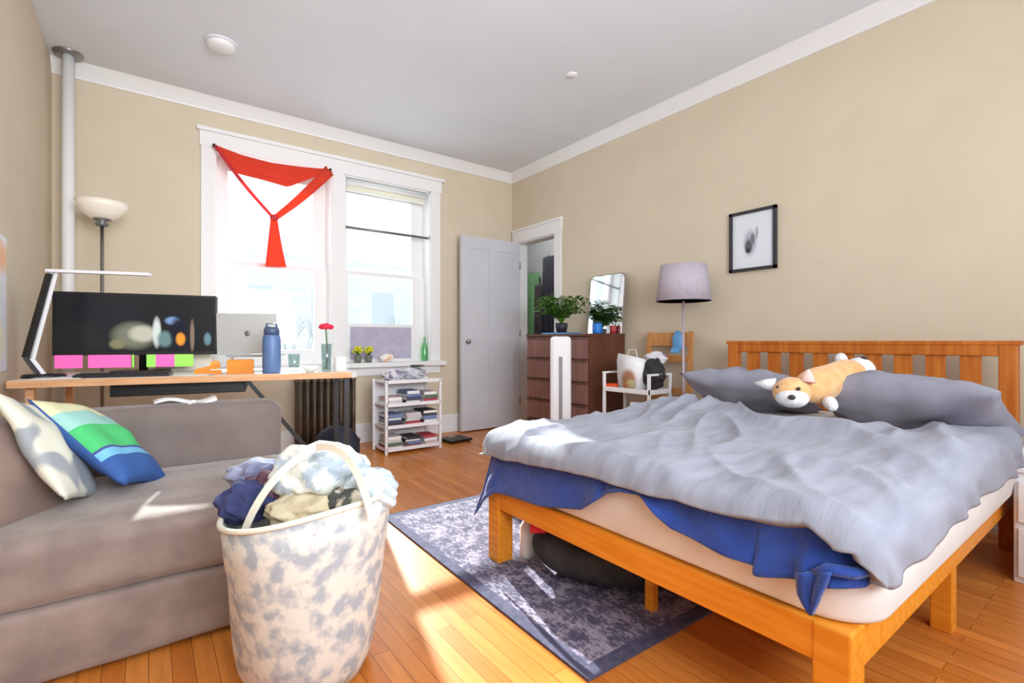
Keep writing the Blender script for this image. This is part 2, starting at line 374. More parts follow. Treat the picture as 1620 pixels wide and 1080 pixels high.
for z in (.3, 1.1, 1.9): m.tube([(-.002,yb-.01,z-.04),(-.002,yb-.01,z+.04)], .008)
m.build('hinge', M['chrome'], dr)
m = MB(); m.bb((W-.022,DY0-.10,0),(W,DY0,DZ)); m.bb((W-.022,DY1,0),(W,D-.03,DZ)); m.bb((W-.025,DY0-.11,DZ),(W,D-.03,DZ+.13)); m.bb((W-.04,DY0-.12,DZ+.13),(W,D-.03,DZ+.155))
m.bb((W,DY0,0),(W+.14,DY0+.012,DZ)); m.bb((W,DY1-.008,0),(W+.14,DY1,DZ)); m.bb((W,DY0,DZ-.012),(W+.14,DY1,DZ)); struct('trim_4', m.build('trim_4', M['trim']), label='white door casing', cat='trim')
def cloth_hang(name, label, cat, c, w, h, t, mt, seed=1, rz=PI/2):
    e = thing(name, label, cat, c, rz); m = MB()
    m.grid(lambda u, v: Vector(((u-.5)*w*(.75+.25*v), t*math.sin(u*15+seed)*(.3+.7*v)+.01*noise.noise(Vector((u*5,v*5,seed))), -h*v)), 24, 14)
    m.build('cloth', mt, e, solid=.03, sub=1)
    m = MB(); m.tube([(0,0,.06),(0,.01,.0),(0,-.015,-.01)], .006); m.tube([(-w*.36,0,-.02),(0,0,.005),(w*.36,0,-.02)], .007); m.build('hanger', M['grey_metal'], e); return e
gmat = mat('green_towel', (104,148,104), .9, (90,134,92), 9, .2); bmat = mat('brown_coat', (76,62,66), .9, (52,44,48), 8, .3); kmat = mat('dark_coat', (44,46,56), .9, (34,36,44), 8, .3)
q = onX(840,432,5.12); cloth_hang('towel', 'green towel hanging in the hallway beyond the door', 'towel', q, .55, 1.1, .02, gmat)
q = onX(852,450,4.98); cloth_hang('coat', 'brown coat hanging in the hallway in front of the green towel', 'coat', q, .26, 1.15, .03, bmat, 3)
q = onX(868,405,4.92); cloth_hang('coat', 'black coat hanging in the hallway nearest the door casing', 'coat', q, .32, 1.3, .03, kmat, 5)
hl = bpy.data.lights.new('hallway_fill', 'POINT'); hl.energy = 38; hl.shadow_soft_size = .12; ho = bpy.data.objects.new('hallway_fill', hl); C.objects.link(ho); ho.location = (4.3,5.6,2.7)  # unseen point light added to lift the dark hallway
# ------------------------------------------------------------------ outside
fac = mat('pale_siding_glow', (236,242,248), .8, (214,222,232), .6, emit=.8, stretch=(1,1,8)); fw = mat('pale_window_glow', (222,230,238), .3, emit=.62)  # emission stands in for overexposed daylight on siding and its windows
hb = thing('apartment_building', 'pale overexposed building seen through lower panes', 'building', (9,24,-4))
m = MB(); m.bb((-16,0,0),(14,8,8.6)); m.bb((-16.3,-.3,8.6),(14.3,8,8.9)); m.build('facade', fac, hb)
for i in range(10):
    for z in (2.2, 5.6):
        m = MB(); m.bb((-14.5+i*2.9,-.06,z),(-13.3+i*2.9,-.01,z+1.9)); m.build('window', fw, hb)
bark = mat('pale_bark_glow', (196,198,202), .9, emit=.3)  # faint emission brightens the bark to match the overexposed outdoors
for k, (tx, ty) in enumerate(((2.0,14),(7.8,16),(12.6,15))):
    e = thing('bare_tree', ['slender bare tree outside the left window','bare tree outside between the two windows','bare tree outside the right window'][k], 'tree', (tx,ty+3*k,-6.6)); m = MB(); rnd = random.Random(k)
    def br(p, d, L, r, n):
        q = p + d*L; m.tube([p, (p+q)/2+Vector((rnd.uniform(-.05,.05)*L,0,0)), q], [r, r*.85, r*.65], 6)
        if n:
            for _ in range(3):
                dd = (d + Vector((rnd.uniform(-.8,.8), rnd.uniform(-.5,.5), rnd.uniform(-.1,.5)))).normalized(); br(q, dd, L*.66, r*.55, n-1)
    br(Vector((0,0,0)), Vector((0,0,1)), 3.4, .11, 4); m.build('branches', bark, e)
# ------------------------------------------------------------------ rug
def rug_mat():
    m, nt, b = newmat('rug_pile'); N = nt.nodes; L = nt.links
    tc = N.new('ShaderNodeTexCoord'); n = N.new('ShaderNodeTexNoise'); n.inputs['Scale'].default_value = 60; n.inputs['Detail'].default_value = 5; n.inputs['Roughness'].default_value = .65
    mp = N.new('ShaderNodeMapping'); mp.inputs['Scale'].default_value = (1.3,.8,1); L.new(tc.outputs['Object'], mp.inputs[0]); L.new(mp.outputs[0], n.inputs['Vector'])
    v = N.new('ShaderNodeTexVoronoi'); v.inputs['Scale'].default_value = 14; L.new(tc.outputs['Object'], v.inputs['Vector'])
    a = N.new('ShaderNodeMath'); a.operation = 'MULTIPLY_ADD'; a.inputs[1].default_value = .28; L.new(v.outputs[0], a.inputs[0]); L.new(n.outputs[0], a.inputs[2])
    r = N.new('ShaderNodeValToRGB'); e = r.color_ramp.elements
    e[0].position = .5; e[0].color = lin((72,70,92)); e[1].position = .74; e[1].color = lin((156,148,164)); x = e.new(.62); x.color = lin((98,92,116))
    L.new(a.outputs[0], r.inputs[0]); L.new(r.outputs[0], b.inputs['Base Color']); b.inputs['Roughness'].default_value = .95
    bp = N.new('ShaderNodeBump'); bp.inputs['Strength'].default_value = .4; L.new(n.outputs[0], bp.inputs['Height']); L.new(bp.outputs[0], b.inputs['Normal']); return m
rb = mat('rug_border', (66,66,92), .95, (86,84,110), 30, .3)
RX0, RX1, RY0, RY1 = 1.05, 2.25, 1.0, 2.655
rg = thing('area_rug', 'dark purple grey distressed rug partly under bed', 'rug', ((RX0+RX1)/2, (RY0+RY1)/2, 0), -.02)
hx, hy = (RX1-RX0)/2, (RY1-RY0)/2
m = MB(); m.bb((-hx+.05,-hy+.05,0.001),(hx-.05,hy-.05,.009)); m.build('pile', rug_mat(), rg)
m = MB()
for a_, c_ in (((-hx,-hy),(hx,-hy+.05)),((-hx,hy-.05),(hx,hy)),((-hx,-hy+.05),(-hx+.05,hy-.05)),((hx-.05,-hy+.05),(hx,hy-.05))): m.bb((*a_,.001),(*c_,.0095))
m.build('border', rb, rg)
# ------------------------------------------------------------------ bed
BX0, BX1, BY0, BY1 = 1.255, 3.33, .42, 1.86; RZ = .345
bed = thing('bed', 'honey pine bed frame with slatted headboard', 'bed', (BX0, BY0, 0))
bl_ = BX1-BX0; bw = BY1-BY0
m = MB(); m.box((.018, bw/2, RZ-.048), (.034, bw-.14, .095), bev=.004); m.build('foot_rail', M['pine'], bed)
for nm, yy in (('side_rail', .018), ('side_rail', bw-.018)):
    m = MB(); m.box((bl_/2, yy, RZ-.055), (bl_-.13, .034, .10), bev=.004); m.build(nm, M['pine'], bed)
for yy in (.038, bw-.038):
    m = MB(); m.box((.038, yy, RZ/2), (.082, .082, RZ), bev=.006); m.build('leg', M['pine'], bed)
for xx, yy in ((.97, .045), (.97, bw-.05)):
    m = MB(); m.box((xx, yy, .145), (.06, .06, .29), bev=.004); m.build('leg', M['pine'], bed)
for xx in (.24, .97, 1.7):
    m = MB(); m.box((xx, bw/2, .13), (.035, .035, .258), bev=.003); m.build('center_leg', M['pine'], bed)
m = MB(); m.box((bl_/2, bw/2, .282), (bl_-.1, .05, .04)); m.build('center_beam', M['pine'], bed)
m = MB()
for i in range(13): m.box((.12+i*.152, bw/2, .334), (.07, bw-.075, .016))
m.build('slats', M['pine'], bed)
hbx = bl_
hd = None
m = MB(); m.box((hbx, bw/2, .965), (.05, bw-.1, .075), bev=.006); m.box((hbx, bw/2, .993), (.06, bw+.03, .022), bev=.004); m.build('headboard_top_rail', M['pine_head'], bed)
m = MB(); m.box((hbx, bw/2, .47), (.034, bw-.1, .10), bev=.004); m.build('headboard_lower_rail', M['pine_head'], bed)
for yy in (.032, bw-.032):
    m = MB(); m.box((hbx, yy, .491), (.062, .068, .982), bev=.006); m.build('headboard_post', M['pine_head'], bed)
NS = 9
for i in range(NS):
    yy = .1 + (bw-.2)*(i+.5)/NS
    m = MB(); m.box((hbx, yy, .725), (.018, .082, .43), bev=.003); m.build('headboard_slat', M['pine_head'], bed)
# mattress : rounded-corner slab
def slab(x0, x1, y0, y1, z0, z1, rc, re, mt, name, nz=8, nc=10, wr=.0):
    pts = []
    for cx, cy, a0 in ((x1-rc,y1-rc,0),(x0+rc,y1-rc,PI/2),(x0+rc,y0+rc,PI),(x1-rc,y0+rc,3*PI/2)):
        for k in range(nc+1):
            a = a0+PI/2*k/nc; pts.append((cx, cy, math.cos(a), math.sin(a)))
    # densify straight edges
    m = MB(); rings = []
    prof = [(-re*(1-math.cos(t)), z0+re*(1-math.sin(t))) for t in [PI/2*(k)/4 for k in range(5)]]
    rb_ = .018
    prof = [(-rb_+rb_*math.sin(PI/2*k/4), z0+rb_-rb_*math.cos(PI/2*k/4)) for k in range(5)] + [(.010*math.sin(PI*k/5), z0+rb_+(z1-z0-re-rb_)*k/5) for k in range(1,5)] + [(-re+re*math.cos(PI/2*k/4), z1-re+re*math.sin(PI/2*k/4)) for k in range(5)]
    for off, z in prof:
        rings.append([m.bm.verts.new((cx+ca*(rc+off), cy+sa*(rc+off), z)) for cx, cy, ca, sa in pts])
    n = len(pts)
    for a, c in zip(rings, rings[1:]):
        for k in range(n):
            f = m.bm.faces.new((a[k], a[(k+1)%n], c[(k+1)%n], c[k])); f.smooth = True
    m.bm.faces.new(rings[0][::-1]); m.bm.faces.new(rings[-1])
    return m.build(name, mt)
mo = slab(1.266, 3.285, .385, 1.83, .3455, .585, .13, .05, M['sheet'], 'mattress')
tag(mo, 'white mattress with fitted sheet on the pine bed frame', 'mattress')
# comforter
def hemz(pts, fn, key):
    q = sorted((key(fn(*p)), fn(*p).z) for p in pts)
    def f(t):
        if t <= q[0][0]: return q[0][1]
        for (a, za), (b, zb) in zip(q, q[1:]):
            if t <= b: return za+(zb-za)*(t-a)/max(1e-6, b-a)
        return q[-1][1]
    return f
foot_z = hemz([(777,721),(897,746),(977,767),(1139,809),(1262,828),(1318,866),(1384,876),(1410,898)], lambda a, b: onX(a, b, 1.185), lambda p: p.y)
side_z = hemz([(1470,890),(1492,865),(1540,817),(1588,791)], lambda a, b: onY(a, b, .335), lambda p: p.x)
ZT = .615; FR = .09; FX, NY, AY = 1.29, .445, 1.80
def qlen(drop): drop = max(drop, .02); return FR*PI/2+(drop-FR) if drop > FR else FR*math.acos(1-drop/FR)
def comf(u, v):
    y0 = NY; yv0 = NY-qlen(ZT-side_z(1.3+u*1.2)+.01); yv1 = AY+.20
    y = yv0 + v*(yv1-yv0)
    yc = max(.33, min(1.87, y))
    q1m = qlen(ZT-foot_z(yc)+.01); xe = 2.43+.42*max(0,min(1,(.75-y)/.35))*1.0+.10*math.sin(y*5.0)+.05*noise.noise(Vector((y*6,3,1)))
    s0 = FX-q1m; x = s0+u*(xe-s0)
    qx = max(0, FX-x); qy = NY-y if y < NY else (y-AY if y > AY else 0); sy = -1 if y < NY else 1
    bx = q1m; by = (NY-yv0) if sy < 0 else .20
    qx_ = qx*math.sqrt(max(0,1-.5*(qy/by)**2)); qy_ = qy*math.sqrt(max(0,1-.5*(qx/bx)**2)); q = math.hypot(qx_, qy_)
    px, py = max(x, FX), min(max(y, NY), AY); drop = 0
    if q > 1e-6:
        dx, dy = -qx_/q, sy*qy_/q; L = FR*PI/2
        out = FR*math.sin(q/FR) if q < L else FR
        drop = FR*(1-math.cos(q/FR)) if q < L else FR+(q-L)
        if q > .07:
            a = (x*30+y*34); out += .007*math.sin(a*.8+2*math.sin(a*.27))*min(1,(q-.07)*10)*(1-min(1,2*min(qx_,qy_)/.1))
        px += dx*out; py += dy*out
    k = 1-.75*min(1, q/.12); head = max(0, min(1, (x-1.9)/.5))
    nz = noise.fractal(Vector((x*2.2, y*2.6, .7)), .9, 2.1, 4)
    w1 = noise.noise(Vector((x*1.2, y*1.2, 9)))*.6
    ridge = 1-abs(noise.noise(Vector((x*2.3+y*1.0+w1, y*5.5-x*2.4+w1*2, 2.2))))*2
    ridge2 = 1-abs(noise.noise(Vector((x*6+y*3, y*7-x*3, 7.2))))*2
    z = ZT + k*(.018*nz + (.020+.016*head)*(math.sqrt(ridge*ridge+.02) if ridge > 0 else .14)**1.5 + .005*max(0,ridge2) - .010)
    z += .035*math.exp(-((y-1.55)/.28)**2-((x-2.45)/.25)**2) + .015*head + .022*math.exp(-((x-xe+.06)/.07)**2)*(.6+.4*math.sin(y*9))
    z += .035*math.exp(-((y-.45)/.16)**2-((x-2.35)/.3)**2)
    return Vector((px, py, z-drop))
m = MB(); m.grid(comf, 190, 170); co = m.build('comforter', M['comf'], solid=.03)
co.modifiers['Solidify'].offset = -1
if co.data.polygons[9000].normal.z < 0: co.modifiers['Solidify'].offset = 1
tag(co, 'rumpled light grey comforter spread across the bed', 'comforter')
# blue throw hanging out under comforter, foot side
XF = 1.240
def XC(px): return .075*(max(0, px-1290)/100)**2
def bluepoly():
    lo = [(759,812),(772,790),(791,777),(861,797),(925,804),(950,790),(967,777),(990,773),(1020,781),(1072,835),(1139,865),(1199,891),(1204,905),(1262,911),(1285,915),(1310,922),(1373,924),(1395,908)]
    up = [(780,712),(785,712),(795,712),(861,728),(925,742),(950,748),(967,755),(990,765),(1020,770),(1072,785),(1139,800),(1199,815),(1204,815),(1262,820),(1285,830),(1310,850),(1373,865),(1384,872)]
    return lo, up
lo, up = bluepoly()
def dens(ps, t): return interp(ps, t)
th = thing('throw_blanket', 'royal blue throw blanket hanging out under the comforter', 'blanket', (XF, 1.2, .3))
oo = Vector((XF,1.2,.3))
def bf(u, v):
    a = dens(up, u); c = dens(lo, u); q = (a[0]*(1-v)+c[0]*v, a[1]*(1-v)+c[1]*v)
    p = onX(q[0], q[1], XF + XC(q[0])) - oo; p.x += -.03*v*v + .008*math.sin(u*60)*v + .008*v*noise.noise(Vector((u*22, v*4, 1))); return p
m = MB(); m.grid(bf, 110, 12); m.build('blanket_body', M['blue'], th, solid=.008)
tailp = [(1262,905),(1262,939),(1270,952),(1284,970),(1297,945),(1307,924),(1312,915)]
m = MB()
ul = [(1262,905),(1262,925),(1264,939),(1272,955),(1283,969)]; ur = [(1316,905),(1309,922),(1302,935),(1294,952),(1285,970)]
m.grid(lambda u, v: (lambda a, c: onX(a[0]*(1-v)+c[0]*v, a[1]*(1-v)+c[1]*v, XF-.040)-oo+Vector((-.008*math.sin(v*9),0,0)))(dens(ul,u), dens(ur,u)), 14, 8)
m.build('hanging_corner', M['blue'], th, solid=.010)
m = MB(); m.tube([onX(1285,905,XF-.035)-oo, onX(1310,900,XF-.035+XC(1310))-oo, onX(1350,906,XF-.035+XC(1350))-oo, onX(1390,903,XF-.035+XC(1390))-oo], [.006,.014,.014,.007], 8); m.build('rolled_fold', M['blue'], th)
# pillows
def put(o, loc, rot): o.location = loc; o.rotation_euler = rot; return o
m = MB(); m.pillow(.66, .50, .21, 3, n=24, wr=.02); tag(put(m.build('bed_pillow', M['pillow']), (2.90,1.50,.70), (math.radians(66),0,math.radians(-86))), 'grey pillow at far side of bed', 'pillow')
m = MB(); m.pillow(.76, .54, .23, 8, n=24, wr=.022); tag(put(m.build('bed_pillow', M['pillow']), (2.86,.74,.70), (math.radians(66),0,math.radians(-93))), 'grey pillow at near side of bed beside the plush corgi', 'pillow')
# ------------------------------------------------------------------ plush corgi
tan = mat('tan_plush', (232,184,130), .95, (220,166,108), 20, .6, 90, sheen=.3); wpl = mat('white_plush', (232,232,234), .95, (220,220,226), 20, .6, 90); dk = mat('dark_nose', (58,44,44), .6); pinkp = mat('pink_inner_ear', (228,190,180), .9)
pc = Vector((2.60, 1.02, .765)); ax = Vector((.50,-.13,.11))
cg = thing('plush_corgi', 'tan and white stuffed corgi lying between pillows', 'stuffed toy', pc)
h0 = Vector((-.13,.02,.0)); h1 = Vector((.30,-.09,.085))
m = MB(); n_ = 16
pts = [h0.lerp(h1, k/(n_-1)) for k in range(n_)]; rad = []
for k in range(n_):
    t = k/(n_-1); rad.append(.086*max(.12, (1-abs(2*t-1)**3.2))**.5*(1+.06*math.sin(t*9)))
m.tube(pts, rad, 20); m.build('body', tan, cg, sub=1)
hc = Vector((-.165,.035,-.005))
m = MB(); m.ball(hc, (.085,.082,.072), 3); m.build('head', tan, cg)
m = MB(); m.ball(hc+Vector((-.045,-.02,-.022)), (.062,.07,.045), 3); mz = m.build('muzzle', wpl, cg)
m = MB(); m.ball(hc+Vector((-.105,-.045,-.012)), (.014,.016,.012), 2); m.build('nose', dk, cg)
for sg in (-1, 1):
    m = MB(); m.ball(hc+Vector((-.066,-.012+sg*.045,.025)), (.009,.009,.009), 2); m.build('eye', dk, cg)
    m = MB()
    e0 = hc + (Vector((.02,-.06,.05)) if sg < 0 else Vector((-.01,.07,.03)))
    tip = e0 + (Vector((.01,.0,.06)) if sg < 0 else Vector((-.03,.085,.005)))
    m.tube([e0, e0.lerp(tip,.5), tip], [.034,.024,.006], 12); m.build('ear', pinkp if sg < 0 else wpl, cg)
for c_, d_ in ((Vector((-.06,-.075,-.035)), Vector((-.055,-.05,-.035))), (Vector((-.06,.07,-.02)), Vector((-.03,.06,-.03))), (Vector((.25,-.13,.05)), Vector((.03,-.05,-.02))), (Vector((.27,-.02,.12)), Vector((.04,.02,.05)))):
    m = MB(); m.tube([c_, c_+d_*.6, c_+d_], [.034,.03,.018], 12); m.build('paw', wpl, cg, sub=1)
m = MB(); m.ball(h1+Vector((-.01,.0,.0)), (.05,.072,.07), 3); m.build('rump_patch', wpl, cg)
m = MB(); m.ball(h1+Vector((-.008,-.02,.06)), (.018,.02,.016), 2); m.build('tail', dk, cg)
# ------------------------------------------------------------------ under bed: duffel
df = thing('duffel_bag', 'black rounded duffel bag lying under the bed', 'bag', (1.52,1.42,.0095), math.radians(-62))
m = MB(); m.ball((0,0,.115), (.30,.19,.115), 4, fn=lambda c: Vector((math.copysign(abs(c.x)**.9,c.x), c.y, max(c.z,-.96)+.05*noise.noise(c*2.5)))); m.build('body', M['blackcloth'], df)
m = MB(); m.tube([(-.2,-.03,.17),(-.1,-.09,.235),(.05,-.1,.24),(.17,-.05,.19)], .01); m.tube([(-.26,0,.17),(-.1,.01,.233),(.1,.01,.233),(.26,0,.17)], .005); m.build('handle', M['black'], df)
m = MB(); m.box((-.24,-.1,.2), (.07,.02,.035), rz=.4, bev=.006); m.build('red_tag', mat('red_tag', (226,34,56), .6), df)
bt = thing('water_bottle', 'small white bottle with red cap behind the far bed leg', 'bottle', (1.40,1.76,.0095))
m = MB(); m.lathe([(0,0),(.032,0),(.034,.02),(.034,.14),(.02,.165),(.016,.17)]); m.build('body', M['paper'], bt)
m = MB(); m.lathe([(.018,.165),(.019,.2),(0,.202)]); m.build('cap', mat('red_cap', (220,30,50), .4), bt)
# ------------------------------------------------------------------ nightstand
ns = thing('nightstand', 'white bedside cabinet at right edge beside the bed', 'cabinet', (2.89,.02,0))
m = MB(); m.bb((0,0,.0),(.42,.36,.46), bev=.006); m.build('cabinet_body', M['white_metal'], ns)
m = MB(); m.box((.21,.18,.47),(.45,.385,.02), bev=.004); m.build('top', M['white_metal'], ns)
m = MB(); m.box((-.008,.18,.34),(.014,.33,.17), bev=.003); dwr = m.build('drawer', M['trim'], ns)
m = MB(); m.ball((-.025,.18,.34),(.012,.012,.012),2); m.build('knob', M['chrome'], dwr)
m = MB(); m.box((-.008,.18,.13),(.014,.33,.20), bev=.003); dwr = m.build('drawer', M['trim'], ns)
m = MB(); m.ball((-.025,.18,.14),(.012,.012,.012),2); m.build('knob', M['chrome'], dwr)
# ------------------------------------------------------------------ sofa
SX0, SX1, SY0, SY1 = XL+.035, .56, 1.93, 2.93
sf = thing('sofa', 'taupe microfibre sofa along the left side', 'sofa', (SX0, SY0, 0))
sl = SX1-SX0
def soft(a, c, r, mt, name, par, seed=0, amp=.008, div=14):
    """upholstered block: subdivided rounded box with slight puffing"""
    a = Vector(a); c = Vector(c); ce = (a+c)/2; hd_ = (c-a)/2; m = MB()
    q = bmesh.ops.create_cube(m.bm, size=2); bmesh.ops.subdivide_edges(m.bm, edges=m.bm.edges[:], cuts=div, use_grid_fill=True)
    for v in m.bm.verts:
        p = Vector([v.co[i]*hd_[i] for i in range(3)])
        inner = Vector([max(-hd_[i]+r, min(hd_[i]-r, p[i])) for i in range(3)])
        d = p-inner
        if d.length > 1e-9:
            k = max(abs(d.x), abs(d.y), abs(d.z)); d = d.normalized()*k if k else d
        q_ = inner+d
        nrm = v.co.normalized()
        puff = (1-min(1,abs(v.co.x))**4)*(1-min(1,abs(v.co.y))**4) if abs(v.co.z) > .99 else 0
        q_.z += math.copysign(puff*amp*1.5, v.co.z) if puff else 0
        q_ += nrm*amp*noise.noise((q_+ce)*5+Vector((seed,0,0)))
        v.co = q_+ce
    for f in m.bm.faces: f.smooth = True
    return m.build(name, mt, par)
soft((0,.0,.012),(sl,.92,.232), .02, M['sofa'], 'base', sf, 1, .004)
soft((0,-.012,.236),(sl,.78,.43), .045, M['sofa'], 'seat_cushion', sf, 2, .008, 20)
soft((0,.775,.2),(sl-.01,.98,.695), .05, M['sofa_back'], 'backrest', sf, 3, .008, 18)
brn = mat('brown_cushion', (150,128,116), .9, (134,112,102), 6, .2, 40, sheen=.2)
def lean_cushion(px, py, y, dx, dy, w, h, t, tilt, seed, mt, label):
    """square cushion leaning to the left; its upright axis rises by dy while running dx to the left"""
    c = onY(px, py, y); Z_ = (R*(-dx)+Vector((0,0,dy))).normalized(); v = ray(px).normalized(); v = (v-Z_*v.dot(Z_)).normalized()
    N0 = Z_.cross(v); N0 = N0 if N0.x > 0 else -N0
    a = math.radians(tilt); Nn = (N0*math.cos(a)-v*math.sin(a)).normalized(); X_ = Nn.cross(Z_)
    m = MB(); m.pillow(w, h, t, seed); o = m.build('cushion', mt)
    q = Matrix((X_, Nn, Z_)).transposed().to_4x4(); o.matrix_world = Matrix.Translation(c) @ q
    o.location = c; o.rotation_euler = q.to_euler(); return tag(o, label, 'cushion')
wc = mat('cream_grey_print', (226,226,210), .9, (160,166,172), 7, .1, 40, contrast=(.50,.56), detail=1)
def stripe_pillow_mat():
    m = stripes('blue_green_stripes', 2, [(0,(52,92,160)),(.28,(120,190,230)),(.35,(70,80,150)),(.37,(76,196,116)),(.60,(156,208,200)),(.76,(222,220,180)),(.93,(52,92,160))])
    nt = m.node_tree; N = nt.nodes; L = nt.links; b = N['Principled BSDF']; src = b.inputs['Base Color'].links[0].from_socket
    tc = N.new('ShaderNodeTexCoord'); sp = N.new('ShaderNodeSeparateXYZ'); L.new(tc.outputs['Object'], sp.inputs[0])
    lt = N.new('ShaderNodeMath'); lt.operation = 'LESS_THAN'; lt.inputs[1].default_value = .004; L.new(sp.outputs[1], lt.inputs[0])
    mx = N.new('ShaderNodeMix'); mx.data_type = 'RGBA'; L.new(lt.outputs[0], mx.inputs['Factor']); L.new(src, mx.inputs['A']); mx.inputs['B'].default_value = lin((58,94,162)); L.new(mx.outputs['Result'], b.inputs['Base Color']); return m
lean_cushion(0,752,2.20, .05,.14, .38,.36,.10, 40, 4, brn, 'plain brown cushion against the left wall at sofa end')
lean_cushion(84,712,2.33, .105,.158, .40,.42,.08, 8, 11, wc, 'cream cushion with grey print between the brown and blue cushions')
lean_cushion(166,702,2.46, .148,.132, .36,.46,.12, 11, 21, stripe_pillow_mat(), 'blue cushion with green and aqua stripes on the sofa')

m = MB(); m.grid(lambda u, v: Vector((.02+u*.25, 2.79+v*.1, .712+.01*math.sin(u*7)+.006*math.sin(v*9+u*5))), 12, 6); tag(m.build('cloth', M['paper'], solid=.01), 'small white folded cloth on top of the sofa back', 'cloth')
# ------------------------------------------------------------------ hamper
HC = Vector((.0,0,0)) + (F*1.50 + R*(-.416*1.50)); HC.z = 0
ham = mat('hamper_print', (216,213,204), .85, (164,171,180), 22, .15, 60, contrast=(.44,.60), detail=6)
hp = thing('laundry_hamper', 'tall cream laundry hamper printed with grey leaves', 'hamper', HC)
HZ = .522
def hf(r, z, a):
    k = z/HZ; rr = r*(1+.025*math.sin(3*a+z*5)+.02*noise.noise(Vector((math.cos(a)*2,math.sin(a)*2,z*6))))
    return Vector((rr*math.cos(a), rr*math.sin(a), z + (.022*math.cos(a+A-.3)*k) - .012*k*math.cos(2*a)))
prof = [(0,.004),(.14,.004),(.17,.012),(.188,.05),(.202,.12),(.212,.22),(.220,.32),(.230,.42),(.240,HZ)]
m = MB(); m.lathe(prof, seg=64, fn=hf); 
# open the top: remove last cap
m.bm.faces.ensure_lookup_table(); bmesh.ops.delete(m.bm, geom=[f for f in m.bm.faces if len(f.verts) > 10 and f.calc_center_median().z > .3], context='FACES')
m.build('body', ham, hp, solid=.004)
m = MB(); m.tube([hf(.242, HZ, 2*PI*k/48) for k in range(49)], .008, 8); m.build('rim', mat('cream_piping', (226,222,208), .8), hp)
# ------------------------------------------------------------------ laundry
def crumple(name, label, cat, c, r, mt, seed, rz=0, sub=5):
    m = MB()
    def fn(co):
        n1 = noise.ridged_multi_fractal(co*1.3+Vector((seed*3.7,0,0)), .9, 2.1, 4, .9, 2.0)
        n2 = noise.noise(co*2.2+Vector((0,seed,0)))
        return co*(.80+.13*(n1-.6)+.16*n2)
    m.ball((0,0,0), r, sub, fn=fn); o = m.build(name, mt); o.location = c; o.rotation_euler = (0,0,rz); return tag(o, label, cat)
def HP(px, py, d): r = ray(px); return Vector((r.x*d, r.y*d, 1-(py-540)/FL*d))
cm = lambda n, a, b_, s=10: mat(n, a, .95, b_, s, .3, 60)
crumple('towel', 'beige folded towel at the front of the laundry hamper', 'towel', HP(488,808,1.43), (.135,.10,.06), cm('beige_towel',(206,194,166),(190,176,146)), 1, -A)
crumple('shirt', 'pale patterned shirt heaped on top of the hamper', 'shirt', HP(505,745,1.54), (.17,.15,.105), mat('pale_print_cloth',(222,224,216),.9,(176,190,202),16,.3,60,contrast=(.48,.56)), 2, -A)
crumple('shirt', 'light blue shirt spilling over right side of the hamper', 'shirt', HP(583,775,1.50), (.095,.11,.085), cm('lightblue_cloth',(200,212,220),(178,194,206)), 3, .3)
crumple('jeans', 'navy jeans bunched at left inside the hamper', 'jeans', HP(392,793,1.46), (.095,.09,.075), cm('navy_cloth',(58,64,110),(40,46,84)), 4)
crumple('sweater', 'plum sweater between the navy jeans and beige towel', 'sweater', HP(420,778,1.51), (.07,.09,.075), cm('plum_cloth',(104,70,86),(80,54,70)), 5, .5)
crumple('shirt', 'slate blue shirt draped at back left of the hamper', 'shirt', HP(415,750,1.60), (.13,.09,.06), cm('slate_cloth',(150,156,182),(110,114,150)), 6, -A)
crumple('scarf', 'black and beige leaf print scarf at right in the hamper', 'scarf', HP(548,795,1.44), (.075,.075,.055), mat('leaf_print',(70,72,68),.9,(186,176,156),16,.2,contrast=(.46,.54)), 8)
crumple('laundry_fill', 'dark clothes packed deep inside the hamper', 'clothes', HC+Vector((0,0,.36)), (.21,.21,.11), cm('dark_clothes',(76,78,98),(60,60,80)), 9)
hm = mat('webbing_handle', (226,220,204), .8)
def handle(c0, c1, apex, w=.014):
    m = MB(); n = 14; pts = []
    for k in range(n+1):
        t = k/n; p = (c0*(1-t)**2 + apex*2*t*(1-t) + c1*t*t) - HC; pts.append(p)
    for a_, c_ in zip(pts, pts[1:]): m.bar(a_, c_, .006, w*1.4)
    return m.build('handle', hm, hp)
handle(HP(383,850,1.36), HP(500,708,1.40), HP(420,745,1.33)); handle(HP(500,708,1.40), HP(588,820,1.36), HP(560,690,1.33))
# ------------------------------------------------------------------ desk
DA = Vector((-.535,3.245,0)); EA = math.atan2(-.28,1.57); E = Vector((math.cos(EA),math.sin(EA),0)); NN = Vector((-math.sin(EA),math.cos(EA),0)); DL = 1.585; DZT = .815
def dk_(u, v, z=DZT): q = DA+E*u+NN*v; return Vector((q.x,q.y,z))
desk = thing('desk', 'long pale desk with wooden edge behind the sofa', 'desk', DA, EA)
m = MB(); m.bb((0,.012,DZT-.026),(DL-.035,.66,DZT)); m.build('desktop', M['desktop'], desk)
m = MB(); m.bb((0,0,DZT-.036),(DL-.035,.012,DZT-.001)); m.build('wooden_edge', M['ply'], desk)
m = MB(); m.bb((DL-.035,0,DZT-.038),(DL,.66,DZT+.001), bev=.004); m.build('end_cap', mat('grey_cap',(196,190,186),.5), desk)
for u in (.06, DL-.05):
    for v in (.08, .60):
        m = MB(); m.box((u,v,(DZT-.03)/2),(.03,.03,DZT-.03)); m.build('leg', M['black'] if u > .5 else M['ply'], desk)
m = MB(); m.bar((.99,.05,DZT-.035),(1.50,.05,.10),.018,.022); m.build('brace', M['black'], desk)
m = MB(); m.bb((.36,.1,DZT-.105),(.98,.45,DZT-.028), bev=.005); m.bb((.5,.085,DZT-.08),(.84,.1,DZT-.06)); m.build('drawer', M['black'], desk)
